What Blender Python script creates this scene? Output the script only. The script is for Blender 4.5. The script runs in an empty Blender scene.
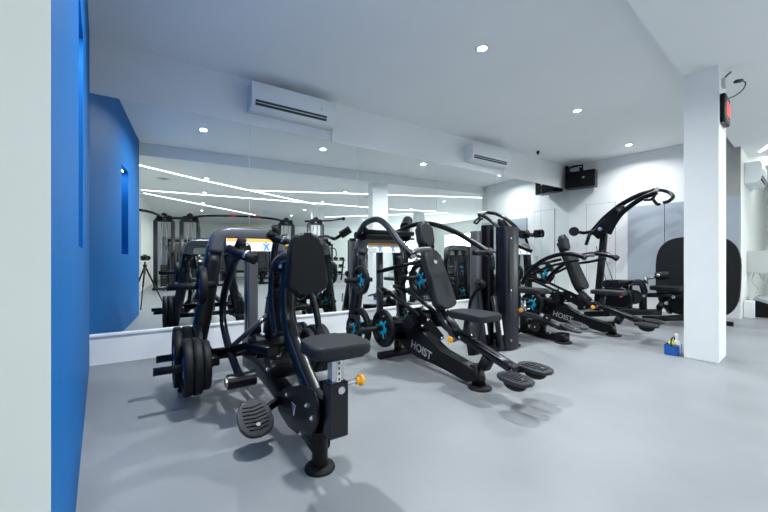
import bpy, bmesh, math, random
from mathutils import Vector, Matrix
random.seed(4)
sc = bpy.context.scene
COL = sc.collection
PI = math.pi

# ---------------------------------------------------------------- camera model and measured geometry
# world: X runs along the mirror wall, Y towards it (mirror face at Y = 4), Z up
CH, FP, HX, HY = .95, 350.0, 384.0, 258.0
H, D = 2.9, 4.0
TH = math.atan(524 / 350)
AL = math.radians(5.34)            # the room's own grid is turned a little against the mirror wall
CA, SA = math.cos(TH), math.sin(TH)

def ray(px):
    t = (px - HX) / FP
    return (CA + t * SA, SA - t * CA)
def T(px, py, t):                   # a measured point at distance t towards the mirror wall
    r = ray(px); d = t / r[1]
    return Vector((d * r[0], t, CH + (HY - py) / FP * d))
def S(px, py, s):                   # a measured point at position s along the mirror wall
    r = ray(px); d = s / r[0]
    return Vector((s, d * r[1], CH + (HY - py) / FP * d))
GR = Matrix.Rotation(AL, 4, 'Z')    # room grid -> world
def V(*a): return Vector(a)

# ---------------------------------------------------------------- materials
def mat(name, col, rough=.5, metal=0., noise=0., nscale=20., bump=0., bscale=60., spec=.5, emit=None, es=0., coat=0., rvar=0.):
    m = bpy.data.materials.new(name); m.use_nodes = True
    nt = m.node_tree; b = nt.nodes['Principled BSDF']
    c = (col[0], col[1], col[2], 1)
    b.inputs['Base Color'].default_value = c
    b.inputs['Roughness'].default_value = rough
    b.inputs['Metallic'].default_value = metal
    b.inputs['Specular IOR Level'].default_value = spec
    b.inputs['Coat Weight'].default_value = coat
    tc = nt.nodes.new('ShaderNodeTexCoord')
    if noise or rvar:
        n = nt.nodes.new('ShaderNodeTexNoise'); n.inputs['Scale'].default_value = nscale; n.inputs['Detail'].default_value = 4
        nt.links.new(tc.outputs['Object'], n.inputs['Vector'])
        if noise:
            r = nt.nodes.new('ShaderNodeValToRGB')
            r.color_ramp.elements[0].position = .3; r.color_ramp.elements[1].position = .7
            r.color_ramp.elements[0].color = tuple(max(0, x * (1 - noise)) for x in col) + (1,)
            r.color_ramp.elements[1].color = tuple(min(1, x * (1 + noise)) for x in col) + (1,)
            nt.links.new(n.outputs['Fac'], r.inputs['Fac']); nt.links.new(r.outputs['Color'], b.inputs['Base Color'])
        if rvar:
            mr = nt.nodes.new('ShaderNodeMapRange')
            mr.inputs['To Min'].default_value = rough - rvar; mr.inputs['To Max'].default_value = rough + rvar
            nt.links.new(n.outputs['Fac'], mr.inputs['Value']); nt.links.new(mr.outputs['Result'], b.inputs['Roughness'])
    if bump:
        n2 = nt.nodes.new('ShaderNodeTexNoise'); n2.inputs['Scale'].default_value = bscale
        nt.links.new(tc.outputs['Object'], n2.inputs['Vector'])
        bp = nt.nodes.new('ShaderNodeBump'); bp.inputs['Strength'].default_value = bump; bp.inputs['Distance'].default_value = .01
        nt.links.new(n2.outputs['Fac'], bp.inputs['Height']); nt.links.new(bp.outputs['Normal'], b.inputs['Normal'])
    if emit:
        b.inputs['Emission Color'].default_value = tuple(emit) + (1,); b.inputs['Emission Strength'].default_value = es
    return m

M = dict(
    wall=mat('white_paint', (.84, .86, .87), .6, noise=.015, nscale=3, bump=.03, bscale=40),
    warm=mat('off_white_paint', (.80, .82, .78), .6, noise=.015, nscale=3),
    pale=mat('pale_grey_paint', (.62, .66, .66), .6, noise=.015, nscale=3),
    ceil=mat('ceiling_paint', (.91, .925, .93), .75, noise=.01, nscale=2),
    blue=mat('blue_paint', (.0, .125, .40), .6, noise=.04, nscale=2.5, bump=.02, bscale=50, spec=.18),
    floor=mat('grey_resin_floor', (.235, .25, .262), .42, noise=.10, nscale=1.6, rvar=.06, spec=.4),
    black=mat('black_powder_coat', (.003, .0035, .005), .34, spec=.25),
    gloss=mat('black_gloss_shroud', (.005, .006, .010), .26, spec=.45),
    dark=mat('dark_grey_coat', (.020, .023, .029), .34, spec=.4),
    hood=mat('smoky_grey_plastic', (.085, .088, .098), .3),
    vinyl=mat('black_vinyl', (.004, .005, .007), .5, spec=.22, bump=.15, bscale=220),
    gvinyl=mat('charcoal_vinyl', (.014, .017, .021), .5, spec=.25, bump=.15, bscale=220),
    rubber=mat('black_rubber', (.006, .007, .008), .55, spec=.25, noise=.1, nscale=40, bump=.1, bscale=150),
    grip=mat('rubber_grip', (.006, .007, .009), .5, spec=.25, bump=.3, bscale=120),
    ggrip=mat('grey_grip', (.09, .095, .10), .5),
    chrome=mat('brushed_steel', (.62, .64, .66), .22, metal=1., noise=.04, nscale=60),
    bolt=mat('zinc_bolt', (.7, .72, .74), .25, metal=1.),
    cyan=mat('cyan_hub', (.0, .30, .50), .4),
    bhub=mat('blue_hub', (.01, .09, .38), .4),
    yellow=mat('yellow_knob', (.95, .42, .02), .35),
    orange=mat('orange_print', (.85, .40, .05), .5),
    print_w=mat('white_print', (.75, .76, .74), .5),
    print_b=mat('blue_print', (.05, .25, .65), .5),
    logo=mat('silver_lettering', (.35, .36, .37), .4),
    red=mat('red_plastic', (.40, .015, .02), .4),
    ac=mat('air_conditioner_plastic', (.80, .83, .85), .35),
    slot=mat('dark_slot', (.03, .033, .04), .6),
    speaker=mat('black_speaker_cloth', (.004, .004, .005), .8, spec=.15, bump=.4, bscale=500),
    panel=mat('frosted_grey_panel', (.42, .47, .53), .32, noise=.10, nscale=1.8, spec=.6),
    gap=mat('joint_shadow_gap', (.30, .33, .36), .7),
    bag=mat('bright_blue_plastic', (.005, .10, .45), .4),
    cloth=mat('yellow_cloth', (.62, .60, .05), .8, noise=.2, nscale=60),
    ycl=mat('grey_cloth', (.07, .09, .12), .8),
    bottle=mat('white_bottle', (.82, .84, .85), .3),
    cable=mat('black_cable', (.01, .01, .01), .5),
    steelc=mat('steel_cable', (.10, .105, .11), .4, metal=.6),
    case=mat('case_grey', (.35, .37, .38), .5),
    box=mat('beige_grey_box', (.55, .58, .56), .5),
    cream=mat('cream_plastic', (.75, .70, .52), .4),
    led=mat('led_light', (1, 1, 1), .5, emit=(.95, .99, 1.), es=5.2),
    lamp=mat('lamp_diffuser', (1, 1, 1), .5, emit=(.95, .98, 1.), es=26.),
    paneld=mat('panel_light', (1, 1, 1), .5, emit=(.95, 1., .93), es=4.),
    reddig=mat('red_digits', (.5, .02, .02), .5, emit=(1., .16, .13), es=.8),
)
def mirror_mat():
    m = bpy.data.materials.new('mirror_silver'); m.use_nodes = True
    b = m.node_tree.nodes['Principled BSDF']
    b.inputs['Base Color'].default_value = (.88, .92, .905, 1); b.inputs['Metallic'].default_value = 1; b.inputs['Roughness'].default_value = .0
    return m
M['mirror'] = mirror_mat()
def glass_mat():
    m = bpy.data.materials.new('window_glass'); m.use_nodes = True; nt = m.node_tree
    for n in list(nt.nodes): nt.nodes.remove(n)
    o = nt.nodes.new('ShaderNodeOutputMaterial'); a = nt.nodes.new('ShaderNodeBsdfTransparent'); g = nt.nodes.new('ShaderNodeBsdfGlossy')
    a.inputs['Color'].default_value = (.94, .98, .96, 1); g.inputs['Roughness'].default_value = .02
    mx = nt.nodes.new('ShaderNodeMixShader'); mx.inputs['Fac'].default_value = .07
    nt.links.new(a.outputs[0], mx.inputs[1]); nt.links.new(g.outputs[0], mx.inputs[2]); nt.links.new(mx.outputs[0], o.inputs['Surface'])
    return m
M['glass'] = glass_mat()

# ---------------------------------------------------------------- mesh helpers
def smooth_path(pts, n=6):
    pts = [Vector(p) for p in pts]
    if len(pts) < 3: return pts
    out = []
    for i in range(len(pts) - 1):
        p0 = pts[i - 1] if i else pts[0] * 2 - pts[1]
        p1, p2 = pts[i], pts[i + 1]
        p3 = pts[i + 2] if i + 2 < len(pts) else p2 * 2 - p1
        for k in range(n):
            t = k / n
            out.append(.5 * ((2 * p1) + (p2 - p0) * t + (2 * p0 - 5 * p1 + 4 * p2 - p3) * t * t + (3 * p1 - p0 - 3 * p2 + p3) * t ** 3))
    out.append(pts[-1]); return out
def prof_circle(r, n=14): return [(r * math.cos(2 * PI * i / n), r * math.sin(2 * PI * i / n)) for i in range(n)]
def prof_rect(w, h, r=.01, n=3):
    o = []; r = min(r, w / 2 - 1e-4, h / 2 - 1e-4)
    for cx, cy, a0 in ((w / 2 - r, h / 2 - r, 0), (-w / 2 + r, h / 2 - r, PI / 2), (-w / 2 + r, -h / 2 + r, PI), (w / 2 - r, -h / 2 + r, 1.5 * PI)):
        for i in range(n + 1):
            a = a0 + PI / 2 * i / n; o.append((cx + r * math.cos(a), cy + r * math.sin(a)))
    return o

class MB:
    def __init__(s): s.bm = bmesh.new()
    def sweep(s, pts, prof, up=(1, 0, 0), sm=0, scale=None, closed=False):
        if sm: pts = smooth_path(pts, sm)
        pts = [Vector(p) for p in pts]; n = len(pts); rings = []
        up = Vector(up)
        for i, p in enumerate(pts):
            if closed: d = (pts[(i + 1) % n] - pts[i - 1])
            elif i == 0: d = pts[1] - pts[0]
            elif i == n - 1: d = pts[-1] - pts[-2]
            else: d = (pts[i + 1] - pts[i]).normalized() + (pts[i] - pts[i - 1]).normalized()
            d.normalize()
            x = up - d * up.dot(d)
            if x.length < 1e-3: x = Vector((0, 0, 1)) - d * d.z
            if x.length < 1e-3: x = Vector((0, 1, 0)) - d * d.y
            x.normalize(); y = d.cross(x)
            k = scale[min(len(scale) - 1, int(round(i / max(1, n - 1) * (len(scale) - 1))))] if scale else 1
            rings.append([s.bm.verts.new(p + x * (a * k) + y * (b * k)) for a, b in prof])
        m = len(prof)
        for i in range(n if closed else n - 1):
            r0, r1 = rings[i], rings[(i + 1) % n]
            for j in range(m):
                f = s.bm.faces.new((r0[j], r0[(j + 1) % m], r1[(j + 1) % m], r1[j])); f.smooth = True
        if not closed:
            s.bm.faces.new(list(reversed(rings[0]))); s.bm.faces.new(rings[-1])
        return s
    def tube(s, pts, r=.02, sm=0, n=14, closed=False): return s.sweep(pts, prof_circle(r, n), (.13, .2, 1), sm, closed=closed)
    def bar(s, pts, w, h, up=(1, 0, 0), r=.008, sm=0, scale=None): return s.sweep(pts, prof_rect(w, h, r), up, sm, scale)
    def box(s, lo, hi, bev=0, mx=None):
        lo, hi = Vector(lo), Vector(hi); c = (lo + hi) / 2; d = hi - lo
        r = bmesh.ops.create_cube(s.bm, size=1, matrix=Matrix.Translation(c) @ Matrix.Diagonal((d.x, d.y, d.z, 1)))
        vs = r['verts']
        if bev:
            es = list({e for v in vs for e in v.link_edges})
            q = bmesh.ops.bevel(s.bm, geom=es, offset=bev, segments=3, affect='EDGES', profile=.5)
            vs = list({v for f in q['faces'] for v in f.verts} | {v for v in vs if v.is_valid})
        if mx is not None: bmesh.ops.transform(s.bm, matrix=mx, verts=vs)
        return s
    def cyl(s, a, b, r, n=24, r2=None):
        a, b = Vector(a), Vector(b); d = (b - a); 
        q = d.to_track_quat('Z', 'Y').to_matrix().to_4x4()
        bmesh.ops.create_cone(s.bm, cap_ends=True, segments=n, radius1=r, radius2=r if r2 is None else r2, depth=d.length,
                              matrix=Matrix.Translation((a + b) / 2) @ q)
        return s
    def lathe(s, prof, o, axis, n=32):          # prof: (radius, along) closed loop or open
        o = Vector(o); ax = Vector(axis).normalized()
        q = ax.to_track_quat('Z', 'Y').to_matrix()
        rings = []
        for k in range(n):
            a = 2 * PI * k / n
            rings.append([s.bm.verts.new(o + q @ Vector((r * math.cos(a), r * math.sin(a), z))) for r, z in prof])
        m = len(prof)
        for k in range(n):
            r0, r1 = rings[k], rings[(k + 1) % n]
            for j in range(m):
                jj = (j + 1) % m
                f = s.bm.faces.new((r0[j], r1[j], r1[jj], r0[jj])); f.smooth = True
        return s
    def ball(s, c, r, sc=(1, 1, 1), n=20):
        bmesh.ops.create_uvsphere(s.bm, u_segments=n, v_segments=n // 2, radius=r, matrix=Matrix.Translation(Vector(c)) @ Matrix.Diagonal((*sc, 1)))
        return s
    def prism(s, out, mx, th, bev=0, seg=3):    # outline in the x/y plane of mx, thickness along its z, from 0 to th
        lo = [s.bm.verts.new(mx @ Vector((x, y, 0))) for x, y in out]
        hi = [s.bm.verts.new(mx @ Vector((x, y, th))) for x, y in out]
        n = len(out)
        f0 = s.bm.faces.new(list(reversed(lo))); f1 = s.bm.faces.new(hi)
        for i in range(n): s.bm.faces.new((lo[i], lo[(i + 1) % n], hi[(i + 1) % n], hi[i])).smooth = True
        if bev:
            es = list(f0.edges) + list(f1.edges)
            q = bmesh.ops.bevel(s.bm, geom=es, offset=bev, segments=seg, affect='EDGES', profile=.5)
            for f in q['faces']: f.smooth = True
        return s
    def build(s, name, m, parent=None, room=False, smooth=False):
        bm = s.bm
        bmesh.ops.recalc_face_normals(bm, faces=bm.faces)
        if room: bm.transform(GR)
        if smooth:
            for f in bm.faces: f.smooth = True
        if parent is not None:
            p = parent; off = Vector((0, 0, 0))
            while p: off += p.location; p = p.parent
            bm.transform(Matrix.Translation(-off))
        me = bpy.data.meshes.new(name); bm.to_mesh(me); bm.free()
        me.materials.append(M[m] if isinstance(m, str) else m)
        o = bpy.data.objects.new(name, me); COL.objects.link(o)
        if parent: o.parent = parent
        else:
            # origin at the thing's base
            vs = [v.co for v in me.vertices]
            c = Vector(((min(v.x for v in vs) + max(v.x for v in vs)) / 2, (min(v.y for v in vs) + max(v.y for v in vs)) / 2, min(v.z for v in vs)))
            me.transform(Matrix.Translation(-c)); o.location = c
        return o
def tag(o, label, cat, group=None, kind=None):
    o['label'] = label; o['category'] = cat
    if group: o['group'] = group
    if kind: o['kind'] = kind
    return o
def thing(name, loc, label, cat, group=None):
    o = bpy.data.objects.new(name, None); o.empty_display_size = .1; COL.objects.link(o); o.location = loc
    return tag(o, label, cat, group)
def struct(o): o['kind'] = 'structure'; return o
def copy_tree(o, parent=None):
    c = o.copy(); COL.objects.link(c)
    if parent: c.parent = parent
    for ch in list(o.children): copy_tree(ch, c)
    return c
def frame_mx(o, ex, ey):                       # matrix with x = ex, y = ey (made orthogonal), origin o
    ex = Vector(ex).normalized(); ez = ex.cross(Vector(ey)).normalized(); ey = ez.cross(ex)
    m = Matrix.Identity(4)
    for i in range(3): m[i][0], m[i][1], m[i][2], m[i][3] = ex[i], ey[i], ez[i], o[i]
    return m
def rr(w, h, r, n=5, w2=None):                 # rounded rectangle or trapezoid outline (w at the bottom, w2 on top)
    w2 = w if w2 is None else w2
    o = []
    for cx, cy, a0 in ((w2 / 2 - r, h / 2 - r, 0), (-w2 / 2 + r, h / 2 - r, PI / 2), (-w / 2 + r, -h / 2 + r, PI), (w / 2 - r, -h / 2 + r, 1.5 * PI)):
        for i in range(n + 1):
            a = a0 + PI / 2 * i / n; o.append((cx + r * math.cos(a), cy + r * math.sin(a)))
    return o

# ================================================================ THE ROOM
H2 = 2.69                            # lower ceiling on the camera's side of the step
def LO(x, y): return (.7445 + (x - .7445) * .892, 7.965 + (y - 7.965) * .892)
X0, X1, X2 = -.07, 7.75, 12.0        # blue wall, back wall, far side wall (room grid)
YF, YR = -11.5, .73                  # far wall behind the camera, return wall of the recess
b = MB(); b.box((-2, YF - .3, -.1), (X2 + .3, 5, 0)); struct(b.build('floor', 'floor', room=True))
b = MB(); b.box((-2, YF - .3, H), (X2 + .3, 5, H + .1)); struct(b.build('ceiling', 'ceil', room=True))
# mirror wall: backing, low white plinth with ledge, painted band above the mirrors
b = MB(); b.box((-.9, D + .012, 0), (8.2, D + .2, H)); struct(b.build('wall_mirror', 'wall'))
b = MB(); b.box((-.45, D - .012, 0), (7.55, D + .01, .25)); b.box((-.45, D - .03, .25), (7.55, D + .01, .272), .004)
struct(b.build('baseboard_mirror', 'wall'))
b = MB(); b.box((-.6, D - .004, 2.405), (7.6, D + .011, H)); struct(b.build('trim_1', 'wall'))
# blue wall with its upright niche
b = MB()
ny0, ny1, nz0, nz1, nd = 1.98, 2.50, 1.0, 2.14, .10
b.box((X0 - .3, .905, 0), (X0 - nd, 4.2, H))
b.box((X0 - nd, .905, 0), (X0, ny0, H)); b.box((X0 - nd, ny1, 0), (X0, 4.2, H))
b.box((X0 - nd, ny0, 0), (X0, ny1, nz0)); b.box((X0 - nd, ny0, nz1), (X0, ny1, H))
struct(b.build('wall_left', 'blue', room=True))
b = MB(); b.box((X0 - 1.2, .897, 0), (X0 - .001, .904, H)); struct(b.build('trim_2', 'pale', room=True))
b = MB(); b.box((-.85, YF, 0), (-.62, .87, H)); struct(b.build('wall_left_rear', 'warm', room=True))
# back wall, return wall, far side wall with windows, wall behind the camera
b = MB(); b.box((X1, YR, 0), (X1 + .2, 3.6, H)); struct(b.build('wall_back', 'wall', room=True))
b = MB(); b.box((X1, YR - .003, 0), (X2, YR + .2, H)); struct(b.build('wall_recess', 'warm', room=True))
wins = [(-10.3, -8.6), (-6.3, -3.9)]
b = MB(); ys = [YF] + [y for w in wins for y in w] + [YR + .2]
for i in range(0, len(ys), 2): b.box((X2, ys[i], 0), (X2 + .2, ys[i + 1], H))
for w in wins: b.box((X2, w[0], 2.15), (X2 + .2, w[1], H)); b.box((X2, w[0], 0), (X2 + .2, w[1], .12))
struct(b.build('wall_right', 'warm', room=True))
for i, w in enumerate(wins):
    b = MB(); y0, y1 = w
    for yy in (y0 + .03, (y0 + y1) / 2, y1 - .03): b.box((X2 + .05, yy - .03, .12), (X2 + .11, yy + .03, 2.15))
    for zz in (.15, 2.12): b.box((X2 + .05, y0, zz - .03), (X2 + .11, y1, zz + .03))
    f = struct(b.build('window_%d' % (i + 1), 'wall', room=True))
    g = MB(); g.box((X2 + .075, y0 + .05, .18), (X2 + .081, y1 - .05, 2.09)); g.build('pane', 'glass', f, room=True)
b = MB(); b.box((-1, YF - .2, 0), (X2 + .2, YF, H)); struct(b.build('wall_rear', 'warm', room=True))
b = MB(); b.box((-.62, YF, .3), (7.2, YF + .02, 1.95)); struct(b.build('trim_3', 'panel', room=True))
# ceiling beam, column under it, second column further back
b = MB(); b.box((-2, YF - .2, H2), (X2 + .3, .80, H + .02)); struct(b.build('ceiling_lower', 'ceil', room=True))
b = MB(); b.box((4.33, .545, 0), (4.73, .79, H2), .004); struct(b.build('column', 'wall', room=True))
b = MB(); b.box((4.33, -4.05, 0), (4.70, -3.75, H2), .004); struct(b.build('column', 'wall', room=True))
b = MB(); b.box((8.3, -3.6, 0), (8.65, -3.3, H2), .004); struct(b.build('column', 'wall', room=True))
# flush door in the back wall
dy0, dy1 = 2.44, 2.95
b = MB(); b.box((X1 - .012, dy0, .01), (X1 + .003, dy1, 2.03), .002); dr = struct(b.build('door_1', 'wall', room=True))
g = MB()
g.box((X1 - .006, dy0 - .008, 0), (X1 + .001, dy0, 2.04)); g.box((X1 - .006, dy1, 0), (X1 + .001, dy1 + .008, 2.04)); g.box((X1 - .006, dy0 - .008, 2.03), (X1 + .001, dy1 + .008, 2.038))
g.build('gap', 'gap', dr, room=True)
g = MB(); g.cyl((X1 - .012, dy0 + .05, .98), (X1 - .05, dy0 + .05, .98), .012); g.box((X1 - .06, dy0 + .035, .97), (X1 - .045, dy0 + .13, .99), .003)
g.build('door_handle', 'chrome', dr, room=True)

# mirrors: one thing per sheet
edges = [-.455, .9, 2.26, 3.63, 5.0, 6.38, 7.45]
lab = ['mirror sheet beside the blue wall, leftmost of the row', 'mirror sheet under the near air conditioner, second from the blue wall',
       'mirror sheet behind the press machine with the head pad, third from the blue wall', 'mirror sheet left of the far air conditioner, fourth from the blue wall',
       'mirror sheet below the right end of the far air conditioner, second from the back corner', 'mirror sheet in the back corner under the black speaker']
for i in range(6):
    b = MB(); b.box((edges[i] + .0025, D, .272), (edges[i + 1] - .0025, D + .011, 2.404)); 
    tag(b.build('mirror_panel', 'mirror'), lab[i], 'mirror', 'wall mirrors in a row')
# grey panels on the back wall
pe = [.735, 1.15, 1.67, 2.23]
pl = ['frosted grey wall panel partly behind the white column, at the outer end', 'frosted grey wall panel, the middle one, behind the big black board', 'frosted grey wall panel nearest the white flush door']
for i in range(3):
    b = MB(); b.box((X1 - .03, pe[i] + .004, .27), (X1, pe[i + 1] - .004, 1.915), .004)
    tag(b.build('wall_panel', 'panel', room=True), pl[i], 'wall panel', 'frosted grey panels on the back wall')
b = MB(); b.box((X1 - .02, YR, 0), (X1 + .001, 3.4, .262)); struct(b.build('baseboard_back', 'wall', room=True))

# ---------------------------------------------------------------- ceiling lights
DLP = 41
def downlight(x, y, label, power=DLP, spot=True):
    p = GR @ V(x, y, H if y > .8 else H2)
    t = thing('downlight', p, label, 'ceiling light', 'recessed round ceiling downlights')
    MB().lathe([(.042, -.001), (.06, -.001), (.062, -.004), (.058, -.008), (.042, -.006)], p, (0, 0, 1), 28).build('trim_ring', 'ac', t)
    MB().cyl(p + V(0, 0, -.004), p + V(0, 0, -.001), .043, 28).build('diffuser', 'lamp', t)
    l = bpy.data.lights.new('downlight_lamp', 'AREA'); l.shape = 'DISK'; l.size = .085; l.energy = power; l.color = (.93, .97, 1.)
    l.spread = math.radians(155)
    o = bpy.data.objects.new('lamp', l); COL.objects.link(o); o.parent = t; o.location = (0, 0, -.012)
downlight(.86, 2.0, 'round downlight above the tall machine with the chest pad, out near the blue wall')
downlight(2.76, 1.95, 'round downlight nearest the viewer, largest bright spot on the ceiling')
downlight(4.9, 1.98, 'round downlight on the ceiling, middle one of the visible row of three')
downlight(7.07, 2.02, 'round downlight nearest the back wall, beyond the other two of its row', 20)
names = {1.0: 'left', 4.65: 'middle', 8.3: 'right'}
rown = ['first row behind the beam', 'second row behind the beam', 'third row behind the beam', 'fourth row behind the beam']
for ri, y in enumerate((-.62, -2.49, -4.49, -6.45)):
    for x in (1.0, 4.65, 8.3):
        downlight(LO(x, 0)[0], y, 'round downlight seen in the mirror, %s, %s column of three' % (rown[ri], names[x]), 30)
def led(pts, label):
    b = MB(); b.bar([GR @ V(*LO(x, y), H2 - .004) for x, y in pts], .036, .012, up=(0, 1, 0), r=.002)
    tag(b.build('led_strip', 'led'), label, 'strip light', 'white light lines on the rear ceiling')
led([(-.55, -.70), (.86, -1.86), (2.15, -2.75), (4.56, -4.32)], 'long diagonal white light line in the mirror, starting highest beside the blue wall')
led([(-.6, -4.14), (7.3, -4.14)], 'straight white light line across the mirror, crossing below the long diagonal one')
led([(2.14, -2.74), (9.3, -.33)], 'white light line in the mirror forking off the diagonal towards the back corner')
led([(-.6, -4.7), (3.15, -8.75)], 'lowest white light line in the mirror, sloping down behind the crossover bar')
led([(6.19, -8.0), (10.35, -4.06)], 'white light line low in the mirror rising beside the reflected column')
led([(7.6, -4.2), (9.6, -3.85)], 'short white light line in the mirror right of the reflected column')
for (x, y), w in (((.06, -2.19), 'left of the crossing light lines, near the blue wall'), ((5.62, -2.12), 'close to the reflected white column')):
    p = GR @ V(*LO(x, y), H2); b = MB(); b.lathe([(.02, -.006), (.11, -.006), (.125, -.001), (.02, -.001)], p, (0, 0, 1)); b.lathe([(.05, -.012), (.08, -.012), (.08, -.005), (.05, -.005)], p, (0, 0, 1))
    tag(b.build('ceiling_vent', 'box'), 'round grey vent in the mirror, ' + w, 'vent', 'round ceiling vents')
# recess ceiling light panel
b = MB(); b.box((8.9, .10, H2 - .012), (9.6, .62, H2 - .002), .002); tag(b.build('light_panel', 'paneld', room=True), 'flat bright ceiling light panel in the recess past the column', 'ceiling light')

def area(name, loc, rot, sx, sy, e, col):
    l = bpy.data.lights.new(name, 'AREA'); l.shape = 'RECTANGLE'; l.size = sx; l.size_y = sy; l.energy = e; l.color = col
    o = bpy.data.objects.new(name, l); COL.objects.link(o); o.location = loc; o.rotation_euler = rot; return o

# ---------------------------------------------------------------- air conditioners, speaker, small wall things
def aircon(lo, w, z0, z1, dpt, label, mx=Matrix.Identity(4), body='ac'):
    # built along +x from 0..w, wall at y=0, front at y=-dpt; mx places it
    t = thing('air_conditioner', mx @ V(w / 2, 0, z0), label, 'air conditioner', 'wall air conditioners')
    hh = z1 - z0
    prof = [(0, 0), (-dpt * .60, 0), (-dpt * .88, hh * .10), (-dpt * .99, hh * .32), (-dpt, hh * .45), (-dpt * .98, hh * .94), (-dpt * .90, hh), (0, hh)]
    b = MB()
    m2 = mx @ Matrix.Translation((0, 0, z0)) @ Matrix(((0, 0, 1, 0), (1, 0, 0, 0), (0, 1, 0, 0), (0, 0, 0, 1)))
    b.prism(prof, m2, w, .006, 2); b.build('body', body, t)
    def face(u, k):   # a point on the lower front slope
        a = Vector((-dpt * .88, hh * .10)); c = Vector((-dpt * .99, hh * .32)); q = a.lerp(c, k)
        return mx @ V(u, q.x - .003, z0 + q.y)
    b = MB(); b.prism([(0, 0), (w - .16, 0), (w - .16, 1), (0, 1)], frame_mx(face(.04, .08), mx.to_3x3() @ V(1, 0, 0), face(.04, 1) - face(.04, .08)) @ Matrix.Diagonal((1, hh * .20, 1, 1)), .003)
    b.build('outlet', 'slot', t)
    b = MB()
    for k in (.5,): b.bar([face(.045, k) + mx.to_3x3() @ V(0, -.004, 0), face(w - .125, k) + mx.to_3x3() @ V(0, -.004, 0)], .006, .012, r=.001, up=(0, 0, 1))
    b.build('louver', body, t)
    b = MB(); b.box((w - .20, -dpt - .001, z0 + hh * .50), (w - .175, -dpt + .004, z0 + hh * .60), mx=mx); b.build('badge', 'box', t)
    b = MB(); b.tube([mx @ V(w, -.05, z0 + hh * .6), mx @ V(w + .03, -.04, z0 + hh * .5), mx @ V(w + .035, -.02, z0 + hh * .1), mx @ V(w + .03, -.01, z0 - .12 if hh < .29 else z0 - .02)], .010, 5); b.build('pipe', 'ac', t)
    return t
aircon(None, .97, 2.53, 2.815, .20, 'white wall air conditioner nearest the blue wall, above the mirrors', Matrix.Translation((.88, D - .004, 0)))
aircon(None, .96, 2.51, 2.76, .20, 'white wall air conditioner further along the mirrors, near the speaker', Matrix.Translation((4.22, D - .004, 0)))
aircon(None, .9, 2.16, 2.50, .20, 'white air conditioner seen end-on in the recess past the column', GR @ Matrix.Translation((8.15, YR - .004, 0)))
aircon(None, 1.2, 2.42, 2.72, .22, 'cream air conditioner on the rear wall, seen only in the mirror', GR @ Matrix.Translation((3.7, YF + .001, 0)) @ Matrix.Rotation(PI, 4, 'Z'), 'cream')

# loudspeaker in the corner
cs = GR @ V(7.38, 3.05, 2.33)
t = thing('loudspeaker', cs, 'black box loudspeaker on a bracket in the back corner by the ceiling', 'loudspeaker')
b = MB(); mx = GR @ Matrix.Translation((7.52, 2.97, 2.52)) @ Matrix.Rotation(math.radians(9), 4, 'Z')
b.box((-.12, -.27, -.165), (.12, .27, .165), .012, mx); b.build('cabinet', 'black', t)
b = MB(); b.box((-.127, -.255, -.15), (-.118, .255, .15), .003, mx); b.build('grille', 'speaker', t)
b = MB(); b.box((-.132, -.09, .01), (-.126, -.055, .04), mx=mx); b.build('badge', 'bolt', t)
b = MB(); b.tube([mx @ V(.0, .26, .26), mx @ V(.0, .12, .30), mx @ V(0, -.03, .29), mx @ V(0, -.03, .16)], .02); b.cyl(mx @ V(0, .26, .32), mx @ V(0, .26, .16), .035); b.tube([mx @ V(0, .26, .25), mx @ V(.24, .27, .25)], .03); b.cyl(mx @ V(0, 0, .25), mx @ V(0, 0, .17), .028)
b.build('bracket', 'black', t)
# small sensor under the ceiling next to it
p = T(538, 155, 3.75); p.z = H
t = thing('smoke_sensor', p, 'small dark sensor on the ceiling left of the speaker', 'sensor')
MB().cyl(p - V(0, 0, .035), p, .028, 20).build('base', 'slot', t); MB().ball(p - V(0, 0, .045), .02).build('tip', 'slot', t)
# digital clock on the column side
cz = 2.28; 
t = thing('digital_clock', GR @ V(4.52, .53, 2.1), 'black digital wall clock with red digits on the column side', 'clock')
b = MB(); b.box((4.36, .505, 2.18), (4.60, .545, 2.44), .012); b.build('case', 'black', t, room=True)
b = MB(); b.box((4.375, .501, 2.195), (4.585, .507, 2.425), .002); b.build('screen', 'gloss', t, room=True)
SEG = {'0': 'abcdef', '1': 'bc', '2': 'abged', '8': 'abcdefg', '5': 'afgcd'}
def seg_digit(b, ch, x, z, w, h, y):
    k = .016
    q = dict(a=(0, h - k, w, h), g=(0, h / 2 - k / 2, w, h / 2 + k / 2), d=(0, 0, w, k), f=(0, h / 2, k, h), b=(w - k, h / 2, w, h), e=(0, 0, k, h / 2), c=(w - k, 0, w, h / 2))
    for c in SEG[ch]: a = q[c]; b.box((x + a[0], y - .003, z + a[1]), (x + a[2], y, z + a[3]))
b = MB()
for i, ch in enumerate('1258'): seg_digit(b, ch, 4.388 + i * .048, 2.25, .034, .12, .501)
b.build('digits', 'reddig', t, room=True)
t = thing('power_cable', GR @ V(4.55, .54, 2.5), 'thin black cable with plug above the digital clock', 'cable')
b = MB(); b.tube([GR @ V(*p) for p in ((4.50, .52, 2.42), (4.56, .47, 2.45), (4.60, .42, 2.50), (4.58, .40, 2.55), (4.52, .42, 2.56))], .005, 6, 8)
b.tube([GR @ V(*p) for p in ((4.5, .543, 2.60), (4.50, .52, 2.63), (4.53, .49, 2.67))], .007, 4, 8); b.build('cord', 'cable', t)
b = MB(); b.bar([GR @ V(4.52, .42, 2.56), GR @ V(4.46, .455, 2.545)], .03, .022, r=.006); b.build('plug', 'cable', t)
b = MB(); b.box((4.45, .52, 2.53), (4.53, .546, 2.61), .004); b.build('socket', 'box', t, room=True)

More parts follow.
